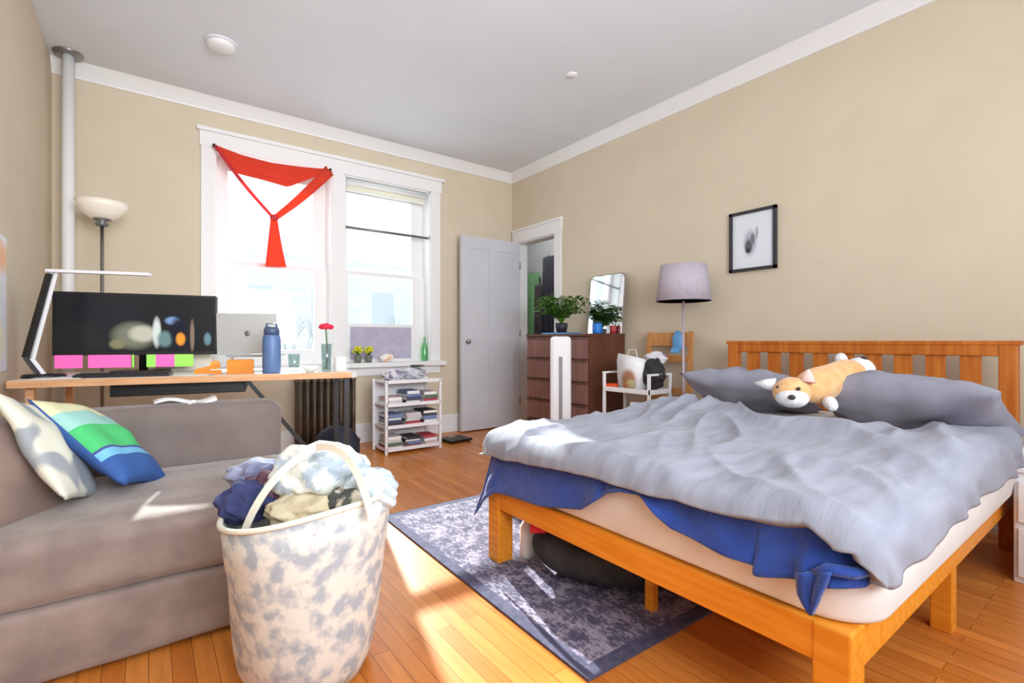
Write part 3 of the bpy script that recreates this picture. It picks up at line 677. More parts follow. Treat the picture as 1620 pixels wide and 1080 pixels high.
# monitor
ml = Vector((-.434,3.716,0)); mr_ = Vector((.338,3.515,0)); mc = (ml+mr_)/2; ma = math.atan2(mr_.y-ml.y, mr_.x-ml.x)
mon = thing('monitor', 'black ultrawide monitor with sticky notes on the desk', 'monitor', (mc.x,mc.y,DZT), ma)
scr = blobs('screen_painted_reflections', (26,28,32), [(-.28,.18,.12,.13,(34,34,34)),(-.02,.22,.11,.08,(110,112,96)),(.02,.23,.07,.05,(176,176,160)),(-.1,.17,.04,.03,(120,118,90)),(.09,.24,.022,.09,(190,200,196)),(.13,.20,.04,.05,(96,124,124)),(.17,.31,.04,.025,(110,140,180)),(.2,.24,.045,.10,(22,24,40)),(.21,.20,.025,.04,(220,140,50)),(.27,.22,.012,.10,(120,104,90)),(.35,.20,.02,.04,(90,120,130))], rough=.25, emit=.35, spec=.3)  # room reflections painted as softly glowing spots on the dark screen
mw = .80; mh = .362; mz = .105
m = MB(); m.bb((-mw/2,.0,mz),(mw/2,.035,mz+mh), bev=.006); m.box((0,.05,mz+.18),(.4,.04,.22), bev=.01); m.build('housing', M['black'], mon)
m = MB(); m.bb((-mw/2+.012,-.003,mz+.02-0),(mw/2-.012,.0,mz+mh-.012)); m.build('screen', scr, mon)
m = MB(); m.tube([(0,.09,.01),(0,.09,mz+.2)], .022); m.box((0,.07,.008),(.26,.2,.014), bev=.004); m.build('stand', M['black'], mon)
notes = [(-.385,-.26,'pink'),(-.235,-.145,'pink'),(-.145,-.035,'pink'),(-.03,-.02,'lime'),(.04,.085,'lime'),(.085,.18,'pink'),(.18,.275,'lime')]
for i, (a_, c_, k) in enumerate(notes):
    s_ = MB(); s_.bb((a_,-.0075+.0004*i,.034),(c_,-.0045+.0004*i,.108)); no = s_.build('sticky_note', M[k], mon); no['label'] = 'pink sticky note' if k == 'pink' else 'lime green sticky note'
# keyboard
kb = thing('keyboard', 'black keyboard on the desk below the monitor', 'keyboard', dk_(.42,.13), EA)
m = MB(); m.bb((-.2,-.065,.0),(.2,.065,.016), bev=.003); m.build('case', M['black'], kb)
m = MB()
for i in range(14):
    for j in range(5): m.box((-.18+i*.0275,-.046+j*.023,.018),(.022,.018,.006))
m.build('keys', M['blackcloth'], kb)
# desk lamp
lp = thing('desk_lamp', 'white and black LED desk lamp at left end of desk', 'lamp', (-.43,3.44,DZT))
def lpq(px, py, d): r = ray(px); return Vector((r.x*d, r.y*d, 1-(py-540)/FL*d)) - Vector((-.43,3.44,DZT))
m = MB(); m.lathe([(0,0),(.085,0),(.088,.008),(.08,.018),(0,.02)]); m.build('base', M['black'], lp)
a0 = Vector((0,0,.018)); a1 = Vector((-.045,.0,.10)); a2 = Vector((.035,.06,.555))
m = MB(); m.bar(a0,a1,.022,.016); m.bar(a1,a2,.022,.016); m.build('arm', M['white_metal'], lp)
m = MB(); sh = Vector((-.024,.0,.004)); m.bar(a0+sh,a1+sh,.03,.018); m.bar(a1+sh,a2+sh-Vector((0,0,.02)),.03,.018); m.build('arm_back', M['black'], lp)
m = MB(); h0_ = a2+Vector((-.03,.0,.0)); h1_ = a2+Vector((.40,-.14,.0)); m.bar(h0_,h1_,.045,.015); m.build('lamp_head', M['white_metal'], lp)
m = MB(); m.tube([a2+Vector((-.012,-.02,-.004)), a2+Vector((-.012,.03,-.004))], .014); m.build('hinge', M['grey_metal'], lp)
# torchiere
tl = thing('floor_lamp', 'torchiere floor lamp with white glass bowl in corner', 'lamp', (-.26,4.42,0))
m = MB(); m.lathe([(0,0.002),(.13,.002),(.135,.012),(.12,.025),(.02,.03)]); m.build('base', M['chrome'], tl)
m = MB(); m.tube([(0,0,.02),(0,0,1.84)], .011, 12); m.build('pole', M['chrome'], tl)
m = MB(); m.lathe([(.0,1.80),(.03,1.80),(.04,1.815),(.018,1.83),(.05,1.845),(.05,1.85),(0,1.85)]); m.build('socket_cup', M['grey_metal'], tl)
m = MB(); m.lathe([(.045,1.85),(.07,1.855),(.105,1.885),(.135,1.925),(.15,1.965),(.144,1.965),(.13,1.928),(.10,1.892),(.05,1.865)]); m.build('bowl_shade', mat('frosted_glass',(236,228,214),.3,emit=.15), tl)
# paper/box behind monitor
pb = thing('picture_card', 'white printed card propped behind the monitor', 'card', dk_(.62,.60), EA-.1)
m = MB(); m.box((0,0,.235),(.30,.012,.47), rx=-.08, bev=.002); m.build('board', blobs('card_print',(226,218,206),[(-.05,.44,.05,.03,(232,214,120)),(.02,.45,.03,.02,(90,60,90)),(.06,.45,.04,.012,(120,120,130)),(.05,.42,.03,.02,(200,90,90))]), pb)
# laptop on riser
lt = thing('laptop', 'silver laptop on a stand seen from behind its lid', 'laptop', dk_(.99,.36), EA+math.radians(-12))
sil = mat('aluminium', (196,198,198), .35, metal=.4)
m = MB(); m.bb((-.12,-.02,0),(.12,.2,.004)); m.bar((-.1,.1,.004),(-.1,.0,.09),.02,.006); m.bar((.1,.1,.004),(.1,.0,.09),.02,.006); m.bb((-.12,-.04,.088),(.12,.17,.094)); m.build('stand', sil, lt)
m = MB(); m.box((0,.09,.101),(.34,.235,.013), bev=.003); m.build('keyboard_base', sil, lt)
m = MB(); m.box((0,-.035+.0,.108+.125),(.34,.008,.25), rx=.06, bev=.003); ld = m.build('lid', sil, lt)
m = MB(); m.ball((0,-.041,.235),(.016,.003,.018),2); m.build('emblem', M['grey_metal'], ld)
def thing_box(name, label, cat, c, d, rz, mt, lidmt=None):
    e = thing(name, label, cat, c, rz); m = MB(); m.box((0,0,d[2]*.5),d, bev=.002); m.build('body', mt, e)
    m = MB(); m.box((0,0,d[2]+.003),(d[0]*.96,d[1]*.96,.006)); m.build('flap', lidmt or mt, e); return e
thing_box('box', 'orange cardboard box on the desk in front of the laptop', 'box', dk_(.955,.12), (.135,.09,.075), EA, M['orange'])
yl = thing('tape_dispenser', 'yellow orange tape dispenser beside the orange box', 'tape dispenser', dk_(.80,.12), EA)
m = MB(); m.bar((-.07,0,.012),(.06,0,.012),.035,.024); m.bar((-.065,0,.02),(.05,0,.05),.03,.02); m.build('body', M['orange'], yl)
m = MB(); m.tube([(.03,-.014,.052),(.03,.014,.052)], .026, 20); m.build('roll', mat('amber_tape',(214,150,50),.4), yl)
bo = thing('water_bottle', 'tall slate blue water bottle standing on the desk', 'bottle', dk_(1.115,.07))
m = MB(); m.lathe([(0,0),(.046,0),(.049,.01),(.049,.19),(.045,.215),(.04,.225)]); m.build('body', mat('slate_blue',(92,122,168),.45,(84,112,158),4), bo)
m = MB(); m.lathe([(.041,.222),(.042,.25),(.034,.27),(0,.275)]); m.tube([(-.03,0,.25),(-.025,0,.29),(.025,0,.29),(.03,0,.25)], .006); m.build('lid', mat('slate_lid',(70,86,120),.4), bo)
def tumbler(name, label, cat, c, r, h, mt, fill=None):
    e = thing(name, label, cat, c); m = MB(); m.lathe([(0,.0005),(r*.8,.0005),(r,h),(r*.93,h),(r*.74,.012),(0,.012)]); m.build('wall', mt, e)
    return e
tumbler('drinking_glass', 'clear drinking glass right of the blue bottle', 'glass', dk_(1.235,.09), .034, .11, M['clear'])
g2 = tumbler('vase', 'clear glass vase holding the red flower', 'vase', dk_(1.42,.12), .032, .17, M['clear'])
fl = thing('artificial_flower', 'red flower standing in the clear vase on desk', 'flower', dk_(1.42,.12,DZT+.013))
m = MB(); m.tube([(0,0,0),(.005,0,.13),(-.004,0,.25)], .004, 8); m.build('stem', M['dgreen'], fl)
m = MB(); rp_ = mat('crimson_petals',(226,30,70),.6)
for k in range(9):
    a_ = 2*PI*k/9; m.ball((.024*math.cos(a_),.024*math.sin(a_),.262+.004*(k%2)),(.022,.018,.016),2)
m.ball((0,0,.272),(.02,.02,.015),2); m.build('petals', rp_, fl)
mg = thing('mug', 'white mug at right end of the desk', 'mug', dk_(1.50,.10))
m = MB(); m.lathe([(0,.0005),(.034,.0005),(.038,.01),(.038,.09),(.034,.09),(.034,.012),(0,.012)]); m.build('cup', M['paper'], mg)
m = MB(); m.tube([(.036,0,.07),(.06,0,.065),(.06,0,.03),(.036,0,.022)], .005, 8); m.build('handle', M['paper'], mg)
bw_ = thing('bowl', 'white bowl on the desk between glass and vase', 'bowl', dk_(1.325,.08))
m = MB(); m.lathe([(0,.0005),(.025,.0005),(.05,.025),(.055,.035),(.05,.035),(.025,.01),(0,.008)]); m.build('bowl_wall', M['paper'], bw_)
for k, (u, v, rz, lb) in enumerate(((.15,.10,.1,'loose white papers at left end of the desk'),(.72,.11,-.2,'loose white papers between keyboard and tape dispenser'))):
    m = MB()
    for j in range(3): m.box((.01*j,.006*j,.001+.0014*j),(.16 if k else .2,.12,.001), rz=.1*j)
    o = m.build('paper_sheets', M['paper']); o.location = dk_(u,v); o.rotation_euler = (0,0,EA+rz); tag(o, lb, 'paper')
# left wall poster
m = MB(); m.bb((XL+.001,2.6,.86),(XL+.004,3.36,1.50)); tag(m.build('poster', blobs('wall_poster',(226,230,240),[(3.0,1.40,.5,.09,(240,176,130)),(3.15,1.0,.2,.1,(238,236,214))], axes=(1,2))), 'pale poster with orange top on the left wall', 'poster')
# ------------------------------------------------------------------ radiator
irn = mat('bronze_radiator', (104,92,76), .5, (80,70,58), 6, metal=.3)
rd = thing('radiator', 'old bronze painted cast iron radiator under left window', 'radiator', (1.03,4.50,0))
for k in range(9):
    x = .03+k*.058; m = MB()
    for y in (0,.07,.14):
        m.tube([(x,y,.06),(x,y,.64)], .017, 10)
    m.box((x,.07,.655),(.044,.18,.05), bev=.015); m.box((x,.07,.075),(.044,.18,.05), bev=.015)
    if k in (0,8):
        for y in (0,.14): m.tube([(x,y,.0),(x,y,.07)], .014, 8)
    m.build('section', irn, rd)
m = MB(); m.tube([(.52,.07,.08),(.57,.07,.08),(.57,.07,0)], .014); m.build('valve_pipe', irn, rd)
# backpack
bp = thing('backpack', 'dark navy backpack on floor in front of radiator', 'backpack', (1.14,3.74,0), -.5)
nv = mat('navy_nylon', (34,38,58), .7, (26,28,44), 8, .2); 
m = MB(); m.ball((0,0,.185), (.165,.115,.185), 4, fn=lambda c: Vector((c.x*(1+.1*abs(c.z)), c.y, max(c.z,-.97)+.04*noise.noise(c*2)))); m.build('bag', nv, bp)
m = MB(); m.ball((-.02,-.085,.13), (.11,.06,.10), 3); m.build('front_pocket', nv, bp)
m = MB(); m.tube([(-.04,0,.355),(-.03,0,.395),(.03,0,.395),(.04,0,.355)], .008); m.build('handle', M['black'], bp)
m = MB(); m.box((-.07,-.135,.22),(.07,.012,.05), rz=.1, bev=.004); m.build('label_patch', mat('lavender_patch',(150,150,200),.7), bp)
# ------------------------------------------------------------------ sill items
SZ = Z0+.0
pk = [onY(566,560,D-.02), onY(583,562,D-.02)]
for k, p in enumerate(pk):
    e = thing('potted_flower', ['small yellow flower pot on sill, left of the pair','small yellow flower pot on sill, right of the pair'][k], 'plant', (p.x, D-.03, SZ), 0, 'yellow flowers on the window sill')
    m = MB(); m.lathe([(0,.0005),(.028,.0005),(.036,.075),(.032,.075),(0,.07)]); m.build('pot', mat('grey_pot',(112,116,104),.7), e)
    m = MB(); rr = random.Random(k)
    for j in range(26):
        a_ = rr.uniform(0,2*PI); q = rr.uniform(0,.05); m.ball((q*math.cos(a_),q*math.sin(a_),.12+rr.uniform(-.02,.035)),(.016,.016,.011),1)
    m.build('petals', M['yellow'], e)
    m = MB()
    for j in range(14):
        a_ = 2*PI*j/14; m.tube([(0,0,.07),(.03*math.cos(a_),.03*math.sin(a_),.11)], .0025, 5)
    m.build('stems', M['dgreen'], e)
p = onY(607,560,D-.02); crumple('cloth', 'crumpled white and orange cloth on sill beside yellow flowers', 'cloth', (p.x+.03, D-.03, SZ+.042), (.085,.05,.05), mat('white_orange_cloth',(236,228,222),.9,(244,190,150),8,contrast=(.58,.64)), 4)
p = onY(680,555,D+.02); gb = thing('glass_bottle', 'pale green tall bottle at right end of window sill', 'bottle', (2.395, D+.03, SZ))
m = MB(); m.lathe([(0,.0005),(.03,.0005),(.032,.02),(.032,.15),(.012,.2),(.011,.26),(.0,.262)]); m.build('body', glass_mat('green_glass',(190,236,200),.1), gb)
# ------------------------------------------------------------------ shelf rack
SRX0, SRX1, SRY0, SRY1 = 1.66, 2.215, 4.08, 4.40; SRH = .655
sr = thing('shelf_rack', 'white three tier shelf rack below right window', 'shelf', (SRX0,SRY0,0)); sw_, sd_ = SRX1-SRX0, SRY1-SRY0
for x in (.012, sw_-.012):
    for y in (.012, sd_-.012):
        m = MB(); m.box((x,y,SRH/2),(.024,.024,SRH), bev=.003); m.build('post', M['white_metal'], sr)
lev = [.035,.235,.43,.635]
for z in lev:
    m = MB(); m.box((sw_/2,sd_/2,z),(sw_-.03,sd_-.01,.016)); m.box((sw_/2,.006,z+.006),(sw_-.03,.012,.03)); m.build('shelf', M['white_metal'], sr)
m = MB(); m.box((sw_/2,sd_-.004,.33),(sw_-.04,.006,.58)); m.build('back_panel', M['white_metal'], sr)
rr = random.Random(5)
pal = [((176,60,80),'crimson'),((70,76,100),'slate'),((200,196,200),'white'),((120,70,74),'maroon'),((90,110,90),'moss green'),((60,58,64),'charcoal'),((206,180,180),'pale pink'),((110,130,170),'denim blue')]
pm = [mat('cover_'+n.replace(' ','_'), c, .7) for c, n in pal]
tiers = ['bottom','middle','top']
sides = ['left','middle','right']
for ti in range(3):
    xk = [.11,.29,.46]
    for si, xx in enumerate(xk):
        z = lev[ti]+.0085; zmax = lev[ti+1]-.012-.03
        nb = rr.choice([3,4,4]) ; 
        if ti == 2 and si == 0: nb = 2
        for j in range(nb):
            h = rr.uniform(.018,.034)
            if z+h > zmax: break
            ci = (ti*5+si*3+j*3+(j*j)) % len(pal)
            o = thing('book', '%s %s lying in the %s stack on %s tier of white rack' % (pal[ci][1], 'book', sides[si], tiers[ti]), 'book', (SRX0+xx, SRY0+.145, z), rr.uniform(-.08,.08), 'books and magazines on the white rack')
            m = MB(); wx, wy = rr.uniform(.125,.15), rr.uniform(.19,.23)
            m.bb((-wx/2,-wy/2,0),(wx/2,wy/2,.0025)); m.bb((-wx/2,-wy/2,h-.0025),(wx/2,wy/2,h)); m.bb((-wx/2,-wy/2-.002,0),(wx/2,-wy/2+.001,h)) if (j+si+ti)%3 else m.bb((-wx/2,-wy/2,0),(-wx/2+.003,wy/2,h)); m.build('cover', pm[ci], o)
            m = MB(); m.bb((-wx/2+.003,-wy/2+.004,.0025),(wx/2-.004,wy/2-.004,h-.0025)); m.build('pages', M['paper'], o)
            z += h+.0005
ST = lev[3]+.0085
crumple('cloth', 'grey and white crumpled cloth on top of shelf rack, left', 'cloth', (SRX0+.13,SRY0+.15,ST+.05), (.12,.12,.065), mat('grey_white_print',(210,208,214),.9,(130,126,150),12,.3,contrast=(.48,.56)), 12)
crumple('plastic_bag', 'pale silver plastic bag on top of shelf rack, right', 'bag', (SRX0+.34,SRY0+.14,ST+.055), (.14,.12,.07), mat('silver_bag',(206,206,214),.35,(170,172,184),10,.4), 14)
hx_ = thing('black_dish', 'small black dish on top of the silver bag', 'dish', (SRX0+.37,SRY0+.14,ST+.118))
m = MB(); m.lathe([(0,0),(.05,.002),(.07,.014),(.066,.016),(.05,.006),(0,.004)]); m.build('dish_wall', mat('olive_black',(52,48,32),.5), hx_)
# black scale on floor
bs = thing('floor_scale', 'flat black scale on floor beside the open door', 'scale', (2.47,4.27,0), .1)
m = MB(); m.box((0,0,.022),(.26,.24,.022), bev=.006); m.build('platform', M['black'], bs)
m = MB()
for x in (-.1,.1):
    for y in (-.09,.09): m.tube([(x,y,0),(x,y,.012)], .014)
m.build('feet', M['black'], bs)
m = MB(); m.box((0,.07,.0345),(.09,.035,.003)); m.build('display', mat('scale_display',(150,156,158),.3), bs)
# ------------------------------------------------------------------ dresser
DX0, DX1, DYa, DYb, DH = 3.045, 3.53, 2.99, 3.84, 1.07
dz = thing('dresser', 'walnut brown chest of drawers beside the doorway', 'dresser', (DX0,DYa,0)); dw, dd = DX1-DX0, DYb-DYa
m = MB(); m.bb((.02,0,.0),(dw,dd,DH-.022)); m.build('carcass', M['brownside'], dz)
m = MB(); m.bb((-.004,-.006,DH-.022),(dw,dd+.006,DH), bev=.003); m.build('top', M['brownside'], dz)
for i in range(5):
    z0 = .05+i*.199
    m = MB(); m.bb((.0,.012,z0),(.02,dd-.012,z0+.19), bev=.002); dw_ = m.build('drawer', M['brownwood'], dz)
    m = MB(); m.bb((-.006,.012,z0+.172),(.0,dd-.012,z0+.19)); m.build('grip_lip', M['brownside'], dw_)
# tower fan
p = onX(887,600,2.86)
tf = thing('tower_fan', 'white tower fan standing in front of the dresser', 'fan', (2.86,p.y,0), 2.4)
m = MB(); m.lathe([(0,.001),(.11,.001),(.115,.015),(.10,.03),(.04,.045)]); m.build('base', M['white_metal'], tf)
m = MB(); m.box((0,0,.545),(.18,.11,1.0), bev=.03); m.build('body', M['white_metal'], tf)
m = MB()
dkg = mat('fan_grille',(140,140,140),.5)
m.box((.0,.056,.56),(.03,.004,.62)); 
for k in range(20): m.box((0,.059,.27+k*.0305),(.034,.003,.006))
m.build('grille', dkg, tf)
# mirror
mi = thing('mirror', 'frameless rounded mirror leaning on wall atop dresser', 'mirror', (3.49,3.17,DH))
mm_ = mat('mirror_glass',(240,242,245),.04,metal=1.0)
def rr_panel(w, h, r, t, M4):
    m = MB(); pts = []
    for cx, cz, a0, q in ((w/2-r,h-r,0,r),(-w/2+r,h-r,PI/2,r),(-w/2+.01,.01,PI,.01),(w/2-.01,.01,1.5*PI,.01)):
        for k in range(7): a_ = a0+PI/2*k/6; pts.append((cx+q*math.cos(a_), cz+q*math.sin(a_)))
    f = [m.bm.verts.new(M4 @ Vector((0,x,z))) for x, z in pts]; g = [m.bm.verts.new(M4 @ Vector((t,x,z))) for x, z in pts]; n = len(pts)
    m.bm.faces.new(f); m.bm.faces.new(g[::-1])
    for k in range(n): m.bm.faces.new((f[k],f[(k+1)%n],g[(k+1)%n],g[k]))
    return m
T = Matrix.Rotation(math.radians(5),4,'Y')
rr_panel(.44,.57,.06,.012,Matrix.Translation((-.04,0,.0))@T).build('back_board', mat('mirror_edge',(150,140,130),.5), mi)
rr_panel(.42,.555,.055,.003,Matrix.Translation((-.0435,0,.006))@T).build('glass', mm_, mi)
# plant
pp = thing('potted_plant', 'leafy green fern in dark pot on the dresser', 'plant', (3.18,3.47,DH+.016))
m = MB(); m.lathe([(0,0),(.045,0),(.06,.06),(.058,.09),(.05,.09),(0,.08)]); m.build('pot', mat('dark_pot',(44,38,52),.5), pp)
m = MB(); rr = random.Random(11)
for k in range(100):
    a_ = rr.uniform(0,2*PI); reach = rr.uniform(.10,.27); hh = rr.uniform(.14,.30)
    pts = []
    for j in range(9):
        t = j/8; pts.append(Vector((math.cos(a_)*reach*t, math.sin(a_)*reach*t, .08+hh*math.sin(t*2.1)*1.0 - .03*t)))
    m.tube(pts, .0018, 4)
    for j in range(2, 9):
        for sg in (-1, 1):
            q = pts[j]; L_ = .035+.03*rr.random(); dirv = Vector((math.cos(a_+sg*1.1), math.sin(a_+sg*1.1), rr.uniform(-.6,.2))).normalized()
            n = Vector((-dirv.y, dirv.x, 0)).normalized()*.013
            m.poly([q, q+dirv*L_*.5+n, q+dirv*L_, q+dirv*L_*.5-n], mi=k % 2)
m.build('foliage', [M['green'], M['dgreen']], pp, fixn=False)
# dresser-top bits
thing_box('tissue_box', 'small blue box with light lid flat beneath the fern', 'box', (3.18,3.47,DH), (.24,.30,.010), .1, M['cyan'], mat('navy_lid',(40,90,140),.5))
jn = thing('jar', 'bright blue jar with dark lid before the mirror', 'jar', (3.24,3.06,DH))
m = MB(); m.lathe([(0,.0005),(.04,.0005),(.044,.01),(.044,.085),(.036,.095)]); m.build('body', M['bluep'], jn)
m = MB(); m.lathe([(.038,.094),(.04,.115),(0,.118)]); m.build('lid', mat('dark_green_lid',(34,64,56),.5), jn)
jr = thing('candle', 'short red candle jar right of the blue jar', 'candle', (3.42,3.035,DH))
m = MB(); m.lathe([(0,.0005),(.03,.0005),(.03,.075),(.027,.075),(.027,.05),(0,.05)]); m.build('jar_wall', mat('red_jar',(170,60,60),.4), jr)
m = MB(); m.tube([(0,0,.05),(0,0,.065)], .0015, 5); m.build('wick', M['black'], jr)
# ------------------------------------------------------------------ cart with clutter
CX0, CX1, CY0, CY1 = 2.99, 3.27, 2.30, 2.77
ct = thing('utility_cart', 'white metal cart cluttered with things beyond the bed', 'cart', (CX0,CY0,0)); cw, cd = CX1-CX0, CY1-CY0
for x in (.012,cw-.012):
    for y in (.012,cd-.012):
        m = MB(); m.box((x,y,.39),(.022,.022,.72), bev=.003); pst = m.build('post', M['white_metal'], ct)
        m = MB(); m.tube([(x-.008,y,.02),(x+.008,y,.02)], .02, 14); m.build('wheel', M['black'], pst)
for z in (.12,.36,.60):
    m = MB(); m.box((cw/2,cd/2,z),(cw-.02,cd-.02,.008))
    m.bb((.0,.0,z),(cw,.008,z+.035)); m.bb((.0,cd-.008,z),(cw,cd,z+.035)); m.bb((0,0,z),(.008,cd,z+.035)); m.bb((cw-.008,0,z),(cw,cd,z+.035)); m.build('tray', M['white_metal'], ct)
m = MB(); m.bb((0,.0,.74),(cw,.022,.755)); m.bb((0,cd-.022,.74),(cw,cd,.755)); m.build('handle_bar', M['white_metal'], ct)
zc = .6045
tb = thing('tote_bag', 'white paper bag with brown print on the cart', 'bag', (CX0+.12,CY1-.235,zc), .1)
m = MB(); m.lathe([(0,0),(.9,0),(1,.4),(1.03,.8),(.95,1)], seg=4, fn=lambda r, z, a: Vector((r*.085*1.41*math.cos(a+PI/4), r*.105*1.41*math.sin(a+PI/4), z*.27*(1+.12*math.sin(a))))); m.build('bag_body', blobs('bag_print',(230,230,232),[(.0,.10,.07,.08,(170,120,90)),(-.02,.06,.05,.04,(196,186,140)),(.03,.05,.03,.03,(220,150,100))], axes=(1,2)), tb)
m = MB(); m.tube([(-.03,-.05,.26),(-.03,-.03,.33),(-.03,.03,.33),(-.03,.05,.27)], .003, 6); m.build('handle', M['paper'], tb)
m = MB(); m.box((0,0,.025),(.09,.11,.05), bev=.004); o = m.build('box', mat('red_orange_card',(240,84,24),.6)); o.location = (CX0+.075,CY1-.068,zc); tag(o,'flat red orange box on the cart beside white paper bag','box')
crumple('bag', 'black bag heaped on the cart below chair back', 'bag', (CX0+.16,CY0+.08,zc+.14), (.10,.11,.14), M['blackcloth'], 20)
m = MB(); m.lathe([(0,.0),(.045,0),(.05,.09),(.046,.09),(.04,.008),(0,.008)]); o = m.build('cup', M['bluep']); o.location = (CX0+.10,CY0+.08,.3645); tag(o,'blue plastic cup on middle tier of the cart','cup')
m = MB(); m.lathe([(0,.0),(.035,0),(.04,.16),(.036,.16),(.03,.008),(0,.008)]); o = m.build('cup', M['paper']); o.location = (CX0+.055,CY0+.235-.06,.3645); tag(o,'tall white cup on middle tier of the cart','cup')
crumple('bag', 'green snack bag on lowest visible tier of the cart', 'snack bag', (CX0+.10,CY0+.28,.3645+.045), (.06,.07,.05), mat('green_wrap',(120,190,70),.5,(80,150,60),14), 23)
# folded wooden chair leaning against the wall
ch = thing('folding_chair', 'folded wooden chair leaning on wall behind the cart', 'chair', (3.43,2.46,0)); lean = .06
def cz_(z): return lean*(z-.5)
chw = mat('chair_wood',(206,146,84),.5,(186,124,66),4,stretch=(8,8,1))
for y in (-.2,.2):
    m = MB(); m.bar((cz_(0),y,.0),(cz_(1.08),y,1.08),.035,.022); m.build('post', chw, ch)
m = MB(); m.bar((cz_(1.02),-.2,1.02),(cz_(1.02),.2,1.02),.02,.11); m.build('top_rail', chw, ch)
m = MB(); m.bar((cz_(.86),-.2,.86),(cz_(.86),.2,.86),.015,.05); m.build('back_slat', chw, ch)
m = MB()
for k in range(6): m.bar((cz_(.3+.06*k)-.03,-.17,.3+.06*k),(cz_(.3+.06*k)-.03,.17,.3+.06*k),.012,.045)
m.build('folded_seat', chw, ch)
for y in (-.17,.17):
    m = MB(); m.bar((-.06,y,.0),(-.03,y,.62),.02,.03); m.build('leg', chw, ch)
bz = thing('baseball_cap', 'light blue cap hooked over the folded chair top', 'cap', (3.425,2.34,1.0))
m = MB(); m.ball((-.025,0,.0),(.03,.045,.09),3); m.build('crown', M['cyan'], bz)
m = MB(); m.box((-.06,0,-.07),(.012,.07,.05), ry=.5, bev=.004); m.build('brim', M['cyan'], bz)
crumple('cloth', 'white and purple cloth draped behind the black bag', 'cloth', (3.36-.03,2.50,.86), (.05,.13,.07), mat('white_purple_cloth',(222,220,226),.9,(150,110,160),9,contrast=(.56,.62)), 25)
# floor lamp (right)
f2 = thing('floor_lamp', 'slim floor lamp with grey lilac drum shade', 'lamp', (3.30,2.22,0))
m = MB(); m.lathe([(0,.002),(.12,.002),(.125,.012),(.11,.022),(.015,.028)]); m.build('base', M['grey_metal'], f2)
m = MB(); m.tube([(0,0,.02),(0,0,1.36)], .010, 12); m.build('pole', mat('mauve_pole',(182,164,176),.4), f2)
m = MB(); m.lathe([(.205,1.31),(.17,1.585),(.166,1.585),(.201,1.31)], seg=36); 
shd = m.build('lamp_shade', mat('lilac_shade',(184,174,184),.9,(176,166,178),30,.1), f2)
m = MB(); m.tube([(0,0,1.35),(0,0,1.40)], .018); m.bar((-.17,0,1.36),(.17,0,1.36),.004,.004); m.bar((0,-.17,1.36),(0,.17,1.36),.004,.004); m.build('socket', M['black'], f2)
# picture
pf = thing('framed_picture', 'black framed small ink drawing on the right wall', 'picture', (W-.001,1.81,1.742))
m = MB(); w_, h_ = .345, .445; q = .022
m.bb((-.025,-w_/2,-h_/2),(0,-w_/2+q,h_/2)); m.bb((-.025,w_/2-q,-h_/2),(0,w_/2,h_/2)); m.bb((-.025,-w_/2,-h_/2),(0,w_/2,-h_/2+q)); m.bb((-.025,-w_/2,h_/2-q),(0,w_/2,h_/2)); m.build('frame', mat('frame_black',(50,50,54),.4), pf)
m = MB(); m.bb((-.010,-w_/2+q,-h_/2+q),(-.006,w_/2-q,h_/2-q)); m.build('print', blobs('ink_drawing',(220,224,232),[(.02,-.015,.05,.10,(176,180,190)),(.03,-.04,.03,.055,(92,94,102)),(.0,.01,.018,.045,(120,122,132)),(-.03,.05,.012,.05,(168,172,182)),(.035,-.07,.018,.02,(60,60,66))], axes=(1,2), spec=.2), pf)
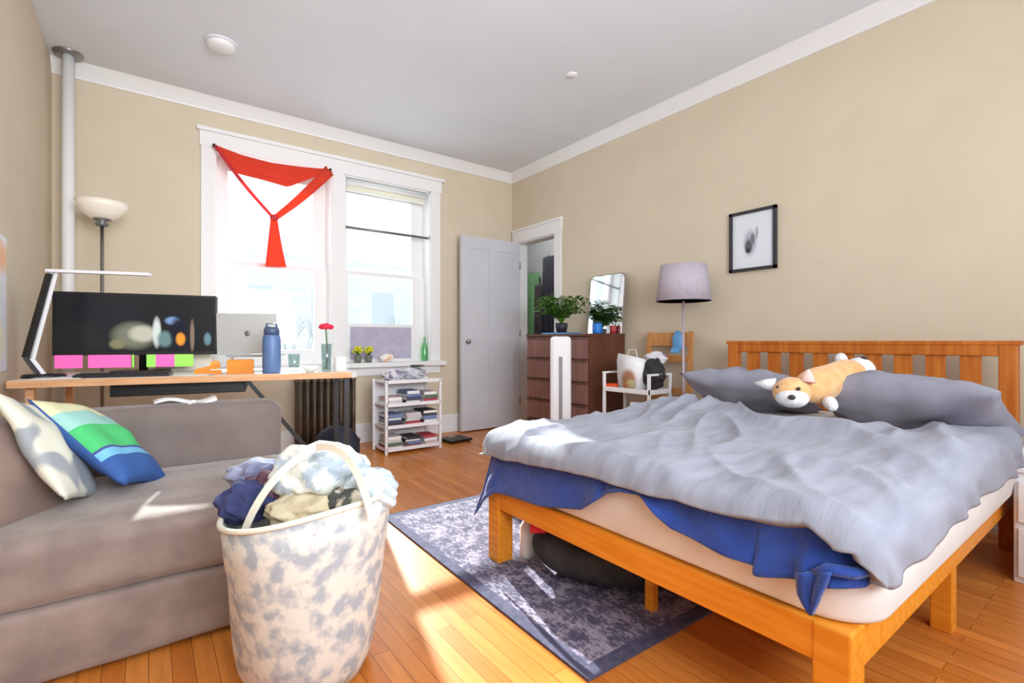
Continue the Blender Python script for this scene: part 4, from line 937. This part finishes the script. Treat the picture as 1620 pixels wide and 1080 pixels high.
# ------------------------------------------------------------------ lights, world, camera
sun = bpy.data.lights.new('sun', 'SUN'); sun.energy = 18; sun.angle = .012; sun.color = (1,.97,.93)
so = bpy.data.objects.new('sun', sun); C.objects.link(so); so.rotation_euler = Vector((-.245,-1,-.525)).to_track_quat('-Z','Y').to_euler()
w = bpy.data.worlds.new('world'); bpy.context.scene.world = w; w.use_nodes = True
bg = w.node_tree.nodes['Background']; bg.inputs[0].default_value = (.89,.96,1.05,1); 
_N = w.node_tree.nodes; _L = w.node_tree.links
_tc = _N.new('ShaderNodeTexCoord'); _sp = _N.new('ShaderNodeSeparateXYZ'); _mr = _N.new('ShaderNodeMapRange'); _L.new(_tc.outputs['Generated'], _sp.inputs[0]); _L.new(_sp.outputs[1], _mr.inputs['Value'])
_mr.inputs['From Min'].default_value = -.2; _mr.inputs['From Max'].default_value = .7; _mr.inputs['To Min'].default_value = .80; _mr.inputs['To Max'].default_value = 1.55; _L.new(_mr.outputs[0], bg.inputs[1])
ar = bpy.data.lights.new('rear_fill', 'AREA'); ar.shape = 'RECTANGLE'; ar.size = 2.6; ar.size_y = 1.6; ar.energy = 52; ar.spread = math.radians(95); ar.color = (.92,.96,1)  # added fill light behind the camera, brightens the far end of the room
ao = bpy.data.objects.new('rear_fill', ar); C.objects.link(ao); ao.location = (.3,-1.0,2.1); ao.rotation_euler = (Vector((1.0,4.7,1.9))-Vector((.3,-1.0,2.1))).to_track_quat('-Z','Y').to_euler()
ur_ = bpy.data.lights.new('ceiling_fill', 'AREA'); ur_.shape = 'RECTANGLE'; ur_.size = 2.4; ur_.size_y = 1.2; ur_.energy = 80; ur_.color = (.92,.96,1)  # added fill light out of view, aimed up to brighten the ceiling
uo = bpy.data.objects.new('ceiling_fill', ur_); C.objects.link(uo); uo.location = (1.2,-.9,1.5); uo.rotation_euler = (Vector((1.2,2.6,3.0))-Vector((1.2,-.9,1.5))).to_track_quat('-Z','Y').to_euler()
for i, (x0, x1) in enumerate(WN):
    l = bpy.data.lights.new('window_daylight','AREA'); l.shape = 'RECTANGLE'; l.size = .8; l.size_y = 1.6; l.energy = 14; l.color = (.93,.97,1)
    lo_ = bpy.data.objects.new('window_daylight', l); C.objects.link(lo_); lo_.location = ((x0+x1)/2, D+.42, 1.75); lo_.rotation_euler = (-PI/2,0,0)
cam = bpy.data.cameras.new('camera'); cam.sensor_width = 36; cam.lens = FL/1620*36; cam.clip_start = .02
cob = bpy.data.objects.new('camera', cam); C.objects.link(cob); cob.location = (0,0,1); cob.rotation_euler = (PI/2, 0, -A)
sc = bpy.context.scene; sc.camera = cob
sc.view_settings.view_transform = 'Standard'; sc.view_settings.look = 'None'; sc.view_settings.exposure = -0.08
sc.cycles.max_bounces = 8; sc.cycles.diffuse_bounces = 5; sc.cycles.sample_clamp_indirect = 6; sc.cycles.caustics_reflective = False; sc.cycles.caustics_refractive = False
